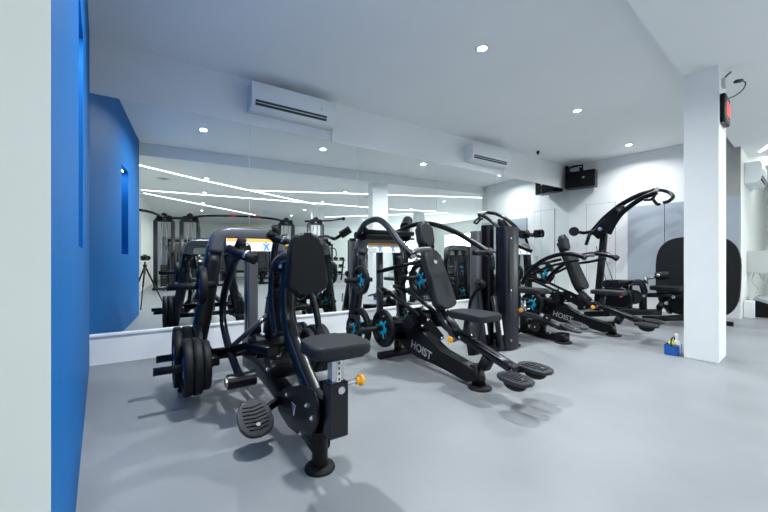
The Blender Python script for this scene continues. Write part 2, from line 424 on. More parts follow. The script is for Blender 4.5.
# caddy with cleaning things beside the column
q = GR @ V(4.40, .885, 0)
t = thing('cleaning_caddy', q, 'blue plastic cleaning caddy on the floor beside the white column', 'caddy')
mx = GR @ Matrix.Translation((4.40, .885, 0))
b = MB()
w, d2, hh, th = .07, .055, .10, .006
b.box((-w, -d2, .0), (w, d2, th), mx=mx); b.box((-w, -d2, 0), (-w + th, d2, hh), mx=mx); b.box((w - th, -d2, 0), (w, d2, hh), mx=mx)
b.box((-w, -d2, 0), (w, -d2 + th, hh), mx=mx); b.box((-w, d2 - th, 0), (w, d2, hh), mx=mx); b.build('tray', 'bag', t)
b = MB(); b.tube([mx @ V(-w, 0, hh - .01), mx @ V(-w * .9, 0, .15), mx @ V(0, 0, .165), mx @ V(w * .9, 0, .15), mx @ V(w, 0, hh - .01)], .006, 5, 8); b.build('handle', 'black', t)
c = mx @ V(.0, .0, .01)
t2 = thing('spray_bottle', c, 'white spray bottle standing in the blue caddy', 'spray bottle')
c0 = mx @ V(0, -.03, .008)
MB().lathe([(.001, 0), (.027, 0), (.029, .01), (.029, .10), (.020, .13), (.011, .145), (.011, .16), (.001, .16)], c0, (0, 0, 1), 20).build('bottle', 'bottle', t2)
b = MB(); b.bar([c0 + V(.015, 0, .185), c0 + V(-.04, -.005, .195)], .02, .028, r=.005); b.cyl(c0 + V(0, 0, .155), c0 + V(0, 0, .185), .014); b.bar([c0 + V(-.012, 0, .18), c0 + V(-.03, 0, .145)], .008, .01, r=.002); b.build('trigger', 'bottle', t2)
def cloth(name, c, r, m, label):
    b = MB(); b.ball(c, r, (1, .8, .6), 18)
    for v in b.bm.verts:
        d = (v.co - Vector(c)); k = 1 + .25 * math.sin(d.x * 110) * math.cos(d.y * 90 + d.z * 130); v.co = Vector(c) + d * k
    return tag(b.build(name, m, smooth=True), label, 'cloth', 'cleaning cloths in the caddy')
cloth('cleaning_cloth', mx @ V(-.035, .0, .11), .034, 'cloth', 'yellow cleaning cloth heaped in the blue caddy, left of the bottle')
cloth('cleaning_cloth', mx @ V(.045, .018, .105), .028, 'cloth', 'yellow cleaning cloth in the blue caddy, between bottle and column')
cloth('cleaning_cloth', mx @ V(-.062, -.03, .095), .026, 'ycl', 'dark grey cleaning cloth over the caddy rim')

# recess: junction box, grey-topped black case
t = thing('junction_box', GR @ V(8.7, YR - .1, .9), 'beige grey electrical box low on the recess wall past the column', 'electrical box')
b = MB(); b.box((8.5, YR - .26, .70), (8.95, YR - .003, 1.07), .01); b.build('case', 'box', t, room=True)
b = MB(); b.tube([GR @ V(*p) for p in ((8.6, YR - .08, .70), (8.55, YR - .06, .55), (8.7, YR - .12, .42), (8.6, YR - .10, .30), (8.5, YR - .05, .22))], .009, 5, 8)
b.tube([GR @ V(*p) for p in ((8.75, YR - .12, .70), (8.72, YR - .20, .5), (8.85, YR - .22, .35), (8.8, YR - .15, .2), (8.8, YR - .1, .02))], .006, 5, 8); b.build('cable', 'box', t)
t = thing('floor_case', GR @ V(8.6, .45, 0), 'black floor case with a sloping grey top past the column', 'case')
m2 = GR @ Matrix.Translation((8.2, .62, 0)) @ Matrix(((0, 0, 1, 0), (-1, 0, 0, 0), (0, 1, 0, 0), (0, 0, 0, 1)))
MB().prism([(0, 0), (.62, 0), (.62, .06), (.05, .26), (0, .26)], m2, .7, .006).build('body', 'black', t)
m3 = GR @ Matrix.Translation((8.19, .62, 0)) @ Matrix(((0, 0, 1, 0), (-1, 0, 0, 0), (0, 1, 0, 0), (0, 0, 0, 1)))
MB().prism([(.0, .265), (.05, .265), (.64, .060), (.64, .10), (.05, .31), (0, .31)], m3, .72, .003).build('lid', 'case', t)
t = thing('floor_pipe_box', GR @ V(8.03, .6, 0), 'short white upright box at the foot of the recess wall', 'box')
MB().box((7.97, .60, 0), (8.10, .72, .27), .006).build('body', 'wall', t, room=True)
# niche lamp
t = thing('niche_lamp', GR @ V(X0 - .05, (ny0 + ny1) / 2, nz1 - .01), 'slim lamp strip hidden in the top of the blue wall niche', 'lamp')
MB().box((X0 - .092, ny0 + .05, nz1 - .008), (X0 - .08, ny1 - .05, nz1 - .001)).build('tube', 'led', t, room=True)
l = bpy.data.lights.new('niche_lamp', 'AREA'); l.shape = 'RECTANGLE'; l.size = .02; l.size_y = .30; l.energy = 2; l.color = (.8, .92, 1.)
o = bpy.data.objects.new('lamp', l); COL.objects.link(o); o.parent = t; o.location = (0, 0, -.006); o.rotation_euler = (0, 0, AL)

# ================================================================ GYM EQUIPMENT HELPERS
def plate(c, r, th, label, hub='cyan', grp='rubber weight plates on the machines', turn=.3):
    """disc whose axis runs along X, with three grip openings"""
    c = Vector(c)
    t = thing('weight_plate', c - V(0, 0, r), label, 'weight plate', grp)
    h = th / 2
    b = MB(); b.lathe([(r * .74, -h), (r * .97, -h), (r, -h * .7), (r, h * .7), (r * .97, h), (r * .74, h), (r * .72, h * .6), (r * .72, -h * .6)], c, (1, 0, 0), 40)
    for k in range(3):
        a = turn + k * 2 * PI / 3; d = V(0, math.cos(a), math.sin(a)); e = V(0, -math.sin(a), math.cos(a))
        m = frame_mx(c - V(h * .8, 0, 0), e, d); 
        b.prism([(-r * .20, r * .22), (r * .20, r * .22), (r * .34, r * .76), (-r * .34, r * .76)], m, th * .8 if (m.to_3x3() @ V(0, 0, 1)).x > 0 else -th * .8)
    b.build('rim', 'rubber', t)
    b = MB(); b.lathe([(.026, -h * 1.05), (r * .30, -h * 1.05), (r * .38, -h * .6), (r * .38, h * .6), (r * .30, h * 1.05), (.026, h * 1.05)], c, (1, 0, 0), 28)
    for k in range(3):
        a = turn + k * 2 * PI / 3; d = V(0, math.cos(a), math.sin(a)); e = V(0, -math.sin(a), math.cos(a))
        b.bar([c + d * r * .3, c + d * r * .58], th * 1.0, r * .10, up=(1, 0, 0), r=.003)
    b.build('hub', hub, t)
    return t
def plate_solid(c, r, th, label, hub='bhub', grp='rubber weight plates on the machines'):
    c = Vector(c); h = th / 2
    t = thing('weight_plate', c - V(0, 0, r), label, 'weight plate', grp)
    MB().lathe([(.027, -h * .6), (r * .5, -h * .6), (r * .78, -h * .6), (r * .82, -h), (r * .96, -h), (r, -h * .7), (r, h * .7), (r * .96, h), (r * .82, h), (r * .78, h * .6), (.027, h * .6)], c, (1, 0, 0), 44).build('rim', 'rubber', t)
    MB().lathe([(.026, -h * .9), (r * .34, -h * .9), (r * .40, -h * .62), (r * .40, h * .62), (r * .34, h * .9), (.026, h * .9)], c, (1, 0, 0), 28).build('hub', hub, t)
    return t
def horn(b, a, e, r=.024):
    b.tube([a, e], r); d = (Vector(e) - Vector(a)).normalized(); b.cyl(Vector(e) - d * .004, Vector(e) + d * .004, r * 1.05)
def bolts(parent, pts, ax, r=.010):
    ax = Vector(ax).normalized()
    for p in pts:
        p = Vector(p); b = MB(); b.cyl(p, p + ax * .010, r, 12); b.ball(p + ax * .010, r * .7, n=10); b.build('bolt', 'bolt', parent)
def knob(parent, a, e, r=.014):
    a, e = Vector(a), Vector(e); d = (e - a).normalized()
    MB().cyl(a, a + (e - a) * .72, r * .55, 14).build('plunger', 'chrome', parent)
    MB().lathe([(.001, 0), (r * .8, 0), (r * .8, .006), (r * .7, .012), (r * 1.25, .018), (r * 1.35, .026), (r * 1.1, .034), (.001, .036)], a + (e - a) * .70, d, 20).build('knob', 'yellow', parent)
def sticker(parent, mx, w, h, m, name='sticker'):
    MB().prism([(-w / 2, -h / 2), (w / 2, -h / 2), (w / 2, h / 2), (-w / 2, h / 2)], mx, .0015).build(name, m, parent)
def placard(parent, c, w, h, tilt):
    """instruction card facing -Y and up"""
    mx = frame_mx(c, (1, 0, 0), (0, math.sin(tilt), math.cos(tilt)))
    pl = MB().prism(rr(w, h, .012), mx, .006).build('placard', 'print_w', parent)
    z = .0065
    MB().prism([(-w * .49, h * .22), (w * .49, h * .22), (w * .49, h * .46), (-w * .49, h * .46)], mx @ Matrix.Translation((0, 0, z)), .001).build('orange_band', 'orange', pl)
    b = MB()
    for cx in (-.06, .10):
        m2 = mx @ Matrix.Translation((cx, -.02, z))
        b.prism([(-.012, -.03), (0, -.005), (.012, -.03), (.022, -.028), (.010, .012), (.03, .03), (.02, .036), (0, .02), (-.02, .034), (-.028, .026), (-.01, .01), (-.022, -.026)], m2, .001)
        b.prism([(.008 * math.cos(a * PI / 5), .038 + .008 * math.sin(a * PI / 5)) for a in range(10)], m2, .001)
    b.build('figure_print', 'print_b', pl)
    b = MB()
    for k in range(3): b.prism([(-w * .45, -h * .40 + k * h * .14), (-w * .28, -h * .40 + k * h * .14), (-w * .28, -h * .40 + k * h * .14 + .004), (-w * .45, -h * .40 + k * h * .14 + .004)], mx @ Matrix.Translation((0, 0, z)), .001)
    b.build('small_print', 'hood', pl)
    return pl
def foot_pedal(parent, c, ex, ey, w, l, m='dark'):
    """ribbed oval foot plate; ex across, ey along the foot"""
    mx = frame_mx(c, ex, ey)
    out = [(w / 2 * math.copysign(abs(math.cos(a)) ** .75, math.cos(a)), l / 2 * math.copysign(abs(math.sin(a)) ** .85, math.sin(a)) ) for a in [2 * PI * i / 32 for i in range(32)]]
    out = [(x * (1 - .12 * (y / l)), y) for x, y in out]
    p = MB().prism(out, mx @ Matrix.Translation((0, 0, -.012)), .024, .008).build('footplate', m, parent)
    b = MB()
    for k in range(-3, 4):
        y = k * l * .10; hw = w * .36 * math.sqrt(max(.1, 1 - (y / (l / 2)) ** 2))
        b.bar([mx @ V(-hw, y, .012), mx @ V(0, y - .008, .013), mx @ V(hw, y, .012)], .006, .005, up=(0, 0, 1), r=.001)
    b.build('tread', 'rubber', p)
    MB().cyl(mx @ V(0, -l * .22, .010), mx @ V(0, -l * .22, .017), .010, 14).build('bolt', 'bolt', p)
    return p
def text_on(parent, body, mx, size, m='logo'):
    cu = bpy.data.curves.new('lettering', 'FONT'); cu.body = body; cu.size = size; cu.extrude = .0012; cu.align_x = 'CENTER'; cu.align_y = 'CENTER'
    cu.offset = size * .012
    o = bpy.data.objects.new('lettering', cu)
    dg = bpy.context.evaluated_depsgraph_get()
    COL.objects.link(o); dg.update()
    me = bpy.data.meshes.new_from_object(o.evaluated_get(dg)); bpy.data.objects.remove(o)
    o = bpy.data.objects.new('lettering', me); COL.objects.link(o); me.materials.clear(); me.materials.append(M[m])
    off = Vector((0, 0, 0)); p = parent
    while p: off += p.location; p = p.parent
    me.transform(Matrix.Translation(-off) @ mx); o.parent = parent
    return o
def foot_pad(parent, c, r=.055, m='rubber'):
    MB().lathe([(.001, .0), (r, .0), (r * 1.02, .006), (r * .95, .016), (r * .6, .022), (.001, .022)], c, (0, 0, 1), 28).build('foot_pad', m, parent)
def tower(t, s0, tt, ztop, half, spread, zc=0):
    """arch shaped rear frame: two splayed legs joined by a smoky hood, placard between"""
    zt = ztop
    for sg in (-1, 1):
        b = MB(); b.bar([V(s0 + sg * (half + spread), tt + .02, .012), V(s0 + sg * (half + spread * .45), tt, zt * .5), V(s0 + sg * (half + .02), tt, zt - .10)], .09, .112, up=(0, 1, 0), r=.03, sm=4); b.build('leg', 'gloss', t)
        foot_pad(t, V(s0 + sg * (half + spread), tt + .02, 0), .06)
    b = MB(); b.bar([V(s0 - half - .022, tt, zt - .14), V(s0 - half + .0, tt, zt - .04), V(s0 - half + .06, tt, zt - .005), V(s0, tt, zt), V(s0 + half - .06, tt, zt - .005), V(s0 + half, tt, zt - .04), V(s0 + half + .022, tt, zt - .14)], .115, .105, up=(0, 1, 0), r=.032, sm=5)
    b.build('hood', 'hood', t)
    placard(t, V(s0 + .02, tt - .065, zt - .085), half * 1.75, .105, .35)
    b = MB(); b.bar([V(s0, tt - .01, .12), V(s0, tt, zt - .05)], .07, .05, up=(0, 1, 0), r=.01); b.build('centre_post', 'dark', t)
    b = MB(); b.bar([V(s0 - half - spread * .8, tt + .01, .22), V(s0 + half + spread * .8, tt + .01, .22)], .07, .05, up=(0, 1, 0), r=.01); b.build('crossbar', 'black', t)

# ================================================================ MACHINE A : plate loaded row with chest pad
A0 = .637
t = thing('rowing_machine', (A0, 2.1, 0), 'large black plate-loaded row machine with upright chest pad, nearest the blue wall', 'gym machine')
tower(t, A0, 2.87, 1.135, .215, .20)
# weight carriage at the back with horns
b = MB(); b.bar([V(A0 - .30, 2.62, .30), V(A0 + .30, 2.62, .30)], .07, .06, up=(0, 1, 0), r=.012)
for sg in (-1, 1):
    b.bar([V(A0 + sg * .29, 2.46, .285), V(A0 + sg * .29, 2.82, .285)], .05, .05, up=(0, 0, 1), r=.01)
    b.bar([V(A0 + sg * .25, 2.60, .30), V(A0 + sg * .12, 2.3, .40), V(A0 + sg * .06, 2.0, .42)], .05, .06, up=(0, 0, 1), r=.01)
b.build('weight_carriage', 'black', t)
for sg in (-1, 1):
    for ty, ln in ((2.5, .62), (2.8, .60)):
        b = MB(); horn(b, V(A0 + sg * .30, ty, .268), V(A0 + sg * ln, ty, .268), .024); b.build('weight_horn', 'grip', t)
        MB().lathe([(.024, 0), (.036, 0), (.036, .02), (.024, .02)], V(A0 + sg * .315, ty, .268), (sg, 0, 0), 24).build('collar', 'chrome', t)
    b = MB(); horn(b, V(A0 + sg * .265, 2.66, .76), V(A0 + sg * .545, 2.66, .76), .023); b.bar([V(A0 + sg * .285, 2.66, .76), V(A0 + sg * .275, 2.84, .76)], .045, .045, up=(0, 0, 1), r=.008); b.build('storage_horn', 'grip', t)
# spine, side plates and carriage
b = MB()
b.bar([V(A0, 2.85, .16), V(A0, 2.3, .20), V(A0, 1.75, .155), V(A0, 1.46, .13)], .09, .10, r=.02, sm=4)
b.build('base_beam', 'black', t)
for sg in (-1, 1):
    b = MB()
    pts = [(p.y, p.z) for p in (S(px, py, A0 - .068) for px, py in ((276, 396), (284, 388), (300, 385), (312, 390), (317, 402), (317, 420), (312, 434), (302, 438), (288, 427), (278, 411)))]
    m2 = Matrix(((0, 0, 1, A0 + sg * .062 - .006), (1, 0, 0, 0), (0, 1, 0, 0), (0, 0, 0, 1)))
    b.prism(pts, m2, .012, .003, 2); b.build('side_plate', 'black', t)
bolts(t, [V(A0 - .068, y, z) for y, z in ((p.y, p.z) for p in (S(px, py, A0 - .068) for px, py in ((308, 405), (302, 433), (313, 418), (288, 394))))], (-1, 0, 0), .011)
mx = frame_mx(V(A0 - .0695, S(294, 419, A0 - .068).y, .235), (0, -1, 0), (0, 0, 1))
tri = MB().prism([(-.028, .022), (.028, .022), (.004, -.034), (-.004, -.034)], mx, .001).build('warning_sticker', 'print_w', t)
MB().prism([(-.022, .018), (.022, .018), (.0, -.006), (0, -.026)], mx @ Matrix.Translation((0, 0, .0012)), .0006).build('sticker_print', 'red', tri)
MB().prism([(-.010, .010), (.012, .012), (.006, -.008)], mx @ Matrix.Translation((0, 0, .002)), .0006).build('sticker_print', 'print_b', tri)
# front foot
b = MB(); b.cyl(V(A0, 1.475, .015), V(A0, 1.475, .17), .036, 24); b.cyl(V(A0, 1.475, .15), V(A0, 1.475, .18), .046, 24); b.build('front_post', 'black', t)
foot_pad(t, V(A0, 1.475, 0), .067)
# seat carriage: column curving down and forward to the sleeve
b = MB(); b.bar([V(A0, 1.90, .99), V(A0, 1.93, .80), V(A0, 1.90, .58), V(A0, 1.74, .44), V(A0, 1.58, .335), V(A0, 1.50, .305), V(A0, 1.30, .33)], .075, .075, r=.022, sm=5); b.build('carriage_column', 'gloss', t)
b = MB(); b.tube([V(A0 + .10, 1.98, .86), V(A0 + .13, 1.86, .70), V(A0 + .13, 1.80, .55), V(A0 + .08, 1.80, .42)], .018, 6); b.build('brace', 'black', t)
SY = 1.315
b = MB()
b.box((A0 - .042, SY - .036, .22), (A0 + .042, SY + .036, .445), .006); b.build('seat_sleeve', 'gloss', t)
b = MB(); b.box((A0 - .027, SY - .022, .40), (A0 + .027, SY + .022, .566), .004); sp = b.build('seat_post', 'chrome', t)
sticker(sp, frame_mx(V(A0 + .004, SY - .0225, .485), (1, 0, 0), (0, 0, 1)), .018, .10, 'print_w', 'number_scale')
b = MB()
for k in range(4): b.box((A0 + .001, SY - .0255, .45 + k * .022), (A0 + .008, SY - .0242, .460 + k * .022))
b.build('number_marks', 'slot', sp)
knob(t, V(A0 + .042, SY - .005, .425), V(A0 + .115, SY - .005, .425), .019)
MB().cyl(V(A0 + .006, SY - .036, .415), V(A0 + .006, SY - .046, .415), .015, 18).build('lock_screw', 'bolt', t)
sp = MB().prism(rr(.265, .24, .06, 6, .24), Matrix.Translation((A0, SY + .015, .558)), .052, .018, 4).build('seat', 'gvinyl', t)
MB().box((A0 - .09, SY - .07, .545), (A0 + .09, SY + .09, .557)).build('seat_bracket', 'black', t)
# chest pad, its steel support and number card
cp = V(A0, 1.62, .925)
mx = frame_mx(cp, (1, 0, 0), (0, .06, 1))
out = rr(.215, .295, .06, 6, .155)
MB().prism(out, mx @ Matrix.Translation((0, 0, -.065)), .075, .020, 4).build('chest_pad', 'vinyl', t)
b = MB(); b.bar([V(A0, 1.68, .90), V(A0, 1.95, .90)], .05, .05, up=(0, 0, 1), r=.006); q = b.build('chest_pad_post', 'chrome', t)
sticker(q, frame_mx(V(A0 - .026, 1.78, .90), (0, -1, 0), (0, 0, 1)), .10, .03, 'print_w', 'number_scale')
b = MB(); b.bar([V(A0, 1.86, .90), V(A0, 2.04, .90)], .075, .075, up=(0, 0, 1), r=.008); b.build('chest_sleeve', 'black', t)
sticker(t, frame_mx(V(A0 - .0385, 1.93, .925), (0, -1, 0), (0, 0, 1)), .06, .06, 'print_b', 'scale_card')
sticker(t, frame_mx(V(A0 - .0395, 1.93, .905), (0, -1, 0), (0, 0, 1)), .04, .02, 'print_w', 'scale_card')
knob(t, V(A0 - .0, 1.90, .94), V(A0 - .0, 1.90, 1.01), .016)
# blue-sheened bracket from the column up and over
b = MB(); b.bar([V(A0, 2.02, .50), V(A0, 2.10, .70), V(A0, 2.08, .86), V(A0, 1.98, .93), V(A0, 1.85, .955), V(A0, 1.72, .955)], .11, .06, r=.02, sm=5); b.build('upper_bracket', 'gloss', t)
# curved swing arms with grips on both sides
for sg in (-1, 1):
    X = A0 + (-.20 if sg < 0 else .125)
    raw = [(2.55, 1.08), (2.60, .98), (2.62, .85), (2.58, .68), (2.48, .52), (2.34, .42), (2.20, .36)]
    if sg < 0:
        raw = [(p.y, p.z) for p in (S(238, 255, X), S(232, 268, X), S(224, 295, X), S(223, 320, X), S(228, 345, X), S(234, 362, X), S(241, 380, X))]
    b = MB(); b.tube([V(X, y, z) for y, z in raw], .024, 5); b.build('swing_arm', 'gloss', t)
    y, z = raw[-1]; b = MB(); b.cyl(V(X - .075, y, z), V(X + .08, y, z), .042, 24); b.build('arm_pivot', 'black', t)
    MB().cyl(V(X - .085, y, z), V(X - .074, y, z), .027, 20).build('pivot_cap', 'chrome', t)
    y, z = raw[0]
    b = MB(); b.bar([V(X, y, z), V(X + sg * -.03, y - .02, z + .03)], .06, .06, r=.012); b.cyl(V(X, y - .02, z + .03), V(X - sg * .06, y - .01, z + .045), .03, 20); b.build('handle_hub', 'black', t)
    b = MB(); b.tube([V(X - .05, y + .02, z + .035), V(X + .07, y - .12, z - .03)], .028); b.build('handle', 'grip', t)
    b = MB(); b.tube([V(X, y - .01, z + .04), V(X + sg * -.02, y - .03, z + .10)], .026); b.build('handle', 'grip', t)
    MB().lathe([(.02, 0), (.032, 0), (.032, .014), (.02, .014)], V(X + .03, y - .07, z + .0), V(.12, -.14, -.065), 18).build('grip_ring', 'chrome', t)
    # foot plates low on both sides
    fc = V(A0 + sg * .155, 1.77, .145) if sg > 0 else T(255, 418, 1.80)
    foot_pedal(t, fc, (.97, .12, 0), (.05, .55, .42), .165, .20, 'dark')
    b = MB(); b.bar([fc + V(-sg * .01, .05, -.02), V(A0 + sg * .055, 1.86, .20)], .04, .03, r=.008); b.build('pedal_arm', 'black', t)
# linkage mass in the middle
b = MB()
b.bar([V(A0 - .13, 2.25, .40), V(A0 + .13, 2.25, .40)], .09, .10, up=(0, 1, 0), r=.02)
b.bar([V(A0, 2.30, .30), V(A0, 2.20, .62), V(A0, 2.08, .80)], .075, .13, r=.02, sm=3)
b.bar([V(A0 - .06, 2.3, .5), V(A0 - .08, 2.62, .34)], .03, .06, r=.01); b.bar([V(A0 + .06, 2.3, .5), V(A0 + .08, 2.62, .34)], .03, .06, r=.01)
b.build('linkage', 'black', t)
b = MB(); b.tube([V(A0 - .03, 2.20, .60), V(A0 - .20, 2.60, .31)], .017); b.tube([V(A0 + .03, 2.20, .60), V(A0 + .20, 2.60, .31)], .017); b.build('damper', 'ggrip', t)
MB().cyl(V(A0 - .10, 2.25, .40), V(A0 + .10, 2.25, .40), .075, 28).build('bearing', 'black', t); MB().cyl(V(A0 - .09, 1.98, .33), V(A0 + .09, 1.98, .33), .06, 28).build('bearing', 'black', t)
bolts(t, [V(A0 - .10, 2.25, .40), V(A0 - .09, 1.98, .33), V(A0 - .08, 2.14, .58), V(A0 - .08, 2.1, .5), V(A0 - .09, 2.35, .43)], (-1, 0, 0), .012)
b = MB(); b.box((A0 - .036, 2.70, .40), (A0 + .036, 2.76, .92), .012); b.build('back_cover', 'hood', t)

PG = 'rubber weight plates on the row machine'
def xs(s, sg): return A0 + sg * s
for k, (s, r, th) in enumerate(((.345, .155, .045), (.395, .178, .050), (.447, .178, .050))):
    plate_solid(V(xs(s, -1), 2.5, .268 - .0), r, th, ['smallest black weight plate on the front left horn of the row machine, against the frame', 'middle black weight plate on the front left horn of the row machine', 'outer black weight plate on the front left horn of the row machine'][k], grp=PG)
    plate_solid(V(xs(s, 1), 2.5, .268), r, th, ['weight plate on the front right horn of the row machine, against the frame', 'middle weight plate on the front right horn of the row machine, behind the seat', 'outer weight plate on the front right horn of the row machine'][k], grp=PG)
for k, (s, r, th) in enumerate(((.365, .205, .055), (.425, .205, .055), (.482, .205, .050))):
    plate_solid(V(xs(s, -1), 2.8, .268), r, th, ['large weight plate on the rear left horn of the row machine, against the frame', 'large weight plate on the rear left horn of the row machine, middle of three', 'large weight plate on the rear left horn of the row machine, outermost'][k], grp=PG)
for k, (s, r, th) in enumerate(((.365, .15, .045), (.415, .15, .045))):
    plate_solid(V(xs(s, 1), 2.8, .268), r, th, ['small weight plate on the rear right horn of the row machine, inner one', 'small weight plate on the rear right horn of the row machine, outer one'][k], grp=PG)
plate_solid(V(xs(.345, -1), 2.66, .76), .13, .045, 'weight plate stored on the upper left horn of the row machine', grp=PG)
plate_solid(V(xs(.345, 1), 2.66, .76), .13, .045, 'weight plate stored on the upper right horn of the row machine', grp=PG)

# ================================================================ MACHINES B and E : plate loaded presses
def press(s0, dt, label, arms, plates, head=True):
    F0 = 1.735 + dt                              # front foot
    def L(p): return V(p.x - 2.0 + s0, p.y + dt, p.z)
    def C(px, py): return L(S(px, py, 2.0))      # centre plane point measured on the near machine
    t = thing('press_machine', (s0, F0 + .6, 0), label, 'gym machine')
    tower(t, s0, 3.08 + dt, 1.14, .215, .13)
    # base beam, with name
    p0, p1, p2, p3 = C(405, 325), C(425, 345), C(452, 357), C(474, 378)
    b = MB(); pts = [C(396, 316), C(416, 322), C(430, 334), C(436, 343), C(445, 350), C(462, 360), C(480, 369), C(482, 381), C(470, 381), C(440, 364), C(421, 357), C(411, 349), C(399, 336)]
    m2 = Matrix(((0, 0, 1, s0 - .05), (1, 0, 0, 0), (0, 1, 0, 0), (0, 0, 0, 1)))
    b.prism([(p.y, p.z) for p in pts], m2, .10, .012, 3); bb = b.build('base_beam', 'black', t)
    b = MB(); b.bar([V(s0, 3.08 + dt, .16), V(s0, 2.75 + dt, .20), C(410, 335)], .10, .10, r=.02, sm=3); b.build('rear_beam', 'black', t)
    a, e = C(413, 341), C(439, 358); d = (e - a).normalized(); mid = (a + e) / 2
    text_on(bb, 'HOIST', frame_mx(V(s0 - .0515, mid.y, mid.z), (0, d.y, d.z), Vector((-1, 0, 0)).cross(Vector((0, d.y, d.z)))), .098)
    b = MB(); b.bar([C(476, 364) + V(0, 0, 0), C(479, 386)], .08, .075, r=.015); b.build('front_post', 'black', t)
    foot_pad(t, V(s0, F0, 0), .085)
    b = MB(); b.bar([V(s0 - .22, 2.75 + dt, .035), V(s0 + .22, 2.75 + dt, .035)], .06, .06, up=(0, 1, 0), r=.015); b.bar([V(s0, 2.75 + dt, .05), V(s0, 2.75 + dt, .18)], .06, .06, r=.01)
    b.build('cross_foot', 'black', t)
    # carriage: tube to the foot plates, bumper, box
    b = MB(); b.bar([C(440, 318), C(450, 328), C(469, 340), C(517, 371)], .075, .065, r=.02, sm=4); b.build('carriage_beam', 'gloss', t)
    b = MB(); b.bar([C(471, 338), C(474, 355)], .07, .06, r=.01); b.build('carriage_box', 'black', t)
    b = MB(); b.bar([C(489, 357), C(484, 367)], .085, .075, r=.02); b.build('bumper', 'rubber', t)
    for sg in (-1, 1):
        c = L(S(515, 379, 1.87)) if sg < 0 else L(S(535, 368, 2.13))
        fp = foot_pedal(t, c, (1, 0, .05), (.0, 1., .03), .15, .235, 'dark')
        b = MB(); b.ball(c + V(0, .0, -.03), .07, (.8, 1.1, .6), 20); b.build('pedal_shell', 'rubber', t)
        b = MB(); b.bar([c + V(-sg * .03, .06, -.02), C(514, 369)], .045, .04, r=.01); b.build('pedal_arm', 'black', t)
        b = MB(); pts = [(.0, .0)]; 
        y0, z0 = C(432, 318).y, C(432, 318).z
        b.prism([(y0 + .22, z0 - .10), (y0 + .24, z0 + .03), (y0 + .06, z0 + .06), (y0 - .06, z0 + .01), (y0 - .22, z0 - .10), (y0 - .19, z0 - .145), (y0 - .04, z0 - .075), (y0 + .08, z0 - .09)],
                Matrix(((0, 0, 1, s0 + sg * .075 - .005), (1, 0, 0, 0), (0, 1, 0, 0), (0, 0, 0, 1))), .010, .002, 2)
        b.build('side_plate', 'black', t)
        # rockers and horns
        b = MB(); b.bar([V(s0 + sg * .16, 2.62 + dt, .32), V(s0 + sg * .16, 3.02 + dt, .30)], .05, .06, r=.012)
        b.bar([V(s0 + sg * .16, 2.66 + dt, .32), V(s0 + sg * .09, 2.36 + dt, .38)], .045, .05, r=.01); b.build('rocker_arm', 'black', t)
        for ty, z in ((2.72, .30), (2.98, .27)):
            b = MB(); horn(b, V(s0 + sg * .15, ty + dt, z), V(s0 + sg * .43, ty + dt, z), .024); b.build('weight_horn', 'grip', t)
            MB().lathe([(.024, 0), (.034, 0), (.034, .016), (.024, .016)], V(s0 + sg * .19, ty + dt, z), (sg, 0, 0), 20).build('collar', 'chrome', t)
        b = MB(); horn(b, V(s0 + sg * .21, 2.90 + dt, .74), V(s0 + sg * .49, 2.90 + dt, .74), .022); b.bar([V(s0 + sg * .215, 2.90 + dt, .74), V(s0 + sg * .24, 3.05 + dt, .74)], .04, .04, r=.008); b.build('storage_horn', 'grip', t)
        b = MB(); b.tube([V(s0 + sg * .10, 2.30 + dt, .46), V(s0 + sg * .12, 2.72 + dt, .62)], .018); b.tube([V(s0 + sg * .12, 2.72 + dt, .62), V(s0 + sg * .10, 2.95 + dt, .66)], .024); b.build('damper', 'black', t)
    bolts(t, [V(s0 - .08, C(432, 318).y + d_, C(432, 318).z + e_) for d_, e_ in ((.10, 0), (-.05, .0), (-.22, -.12), (.02, -.06))], (-1, 0, 0), .012)
    MB().cyl(V(s0 - .20, 2.64 + dt, .33), V(s0 + .20, 2.64 + dt, .33), .045, 24).build('pivot_shaft', 'black', t)
    MB().cyl(V(s0 - .15, 2.38 + dt, .40), V(s0 + .15, 2.38 + dt, .40), .06, 28).build('bearing', 'black', t)
    MB().cyl(V(s0 - .085, 2.50 + dt, .50), V(s0 + .085, 2.50 + dt, .50), .030, 20).build('link_bar', 'chrome', t)
    # back pad, head pad, posts
    lo, hi = C(448, 306), C(431, 250)
    ey = (hi - lo)
    mx = frame_mx((lo + hi) / 2, (1, 0, 0), ey)
    nrm = (mx.to_3x3() @ V(0, 0, 1))
    ln = ey.length + .02
    zz = 0 if nrm.y < 0 else 0
    MB().prism(rr(.23, ln, .06, 6, .17), mx @ Matrix.Translation((0, 0, -.065)), .075, .022, 4).build('back_pad', 'gvinyl', t)
    q = MB(); q.cyl(mx @ V(0, ln * .26, .009), mx @ V(0, ln * .26, .0125), .016, 18); q.build('badge', 'logo', t)
    if head:
        lo2, hi2 = C(428, 246), C(424, 222)
        m2 = frame_mx((lo2 + hi2) / 2, (1, 0, 0), hi2 - lo2); l2 = (hi2 - lo2).length
        MB().prism(rr(.165, l2 + .01, .065, 6, .135), m2 @ Matrix.Translation((0, 0, -.06)), .085, .028, 4).build('head_pad', 'gvinyl', t)
    b = MB(); bk = V(0, .09, -.02); b.bar([C(426, 232) + bk, C(436, 268) + bk, C(446, 305) + bk, C(452, 325), C(459, 340)], .06, .05, r=.012, sm=3); b.build('back_frame', 'black', t)
    b = MB()
    for sg in (-1, 1): b.bar([C(444, 312) + V(sg * .05, .02, 0), C(460, 340) + V(sg * .05, 0, 0)], .018, .04, r=.005)
    b.build('seat_rail', 'dark', t)
    # seat
    c1, c2 = C(458, 316), C(492, 316)
    sc_ = V(s0, (c1.y + c2.y) / 2, .545)
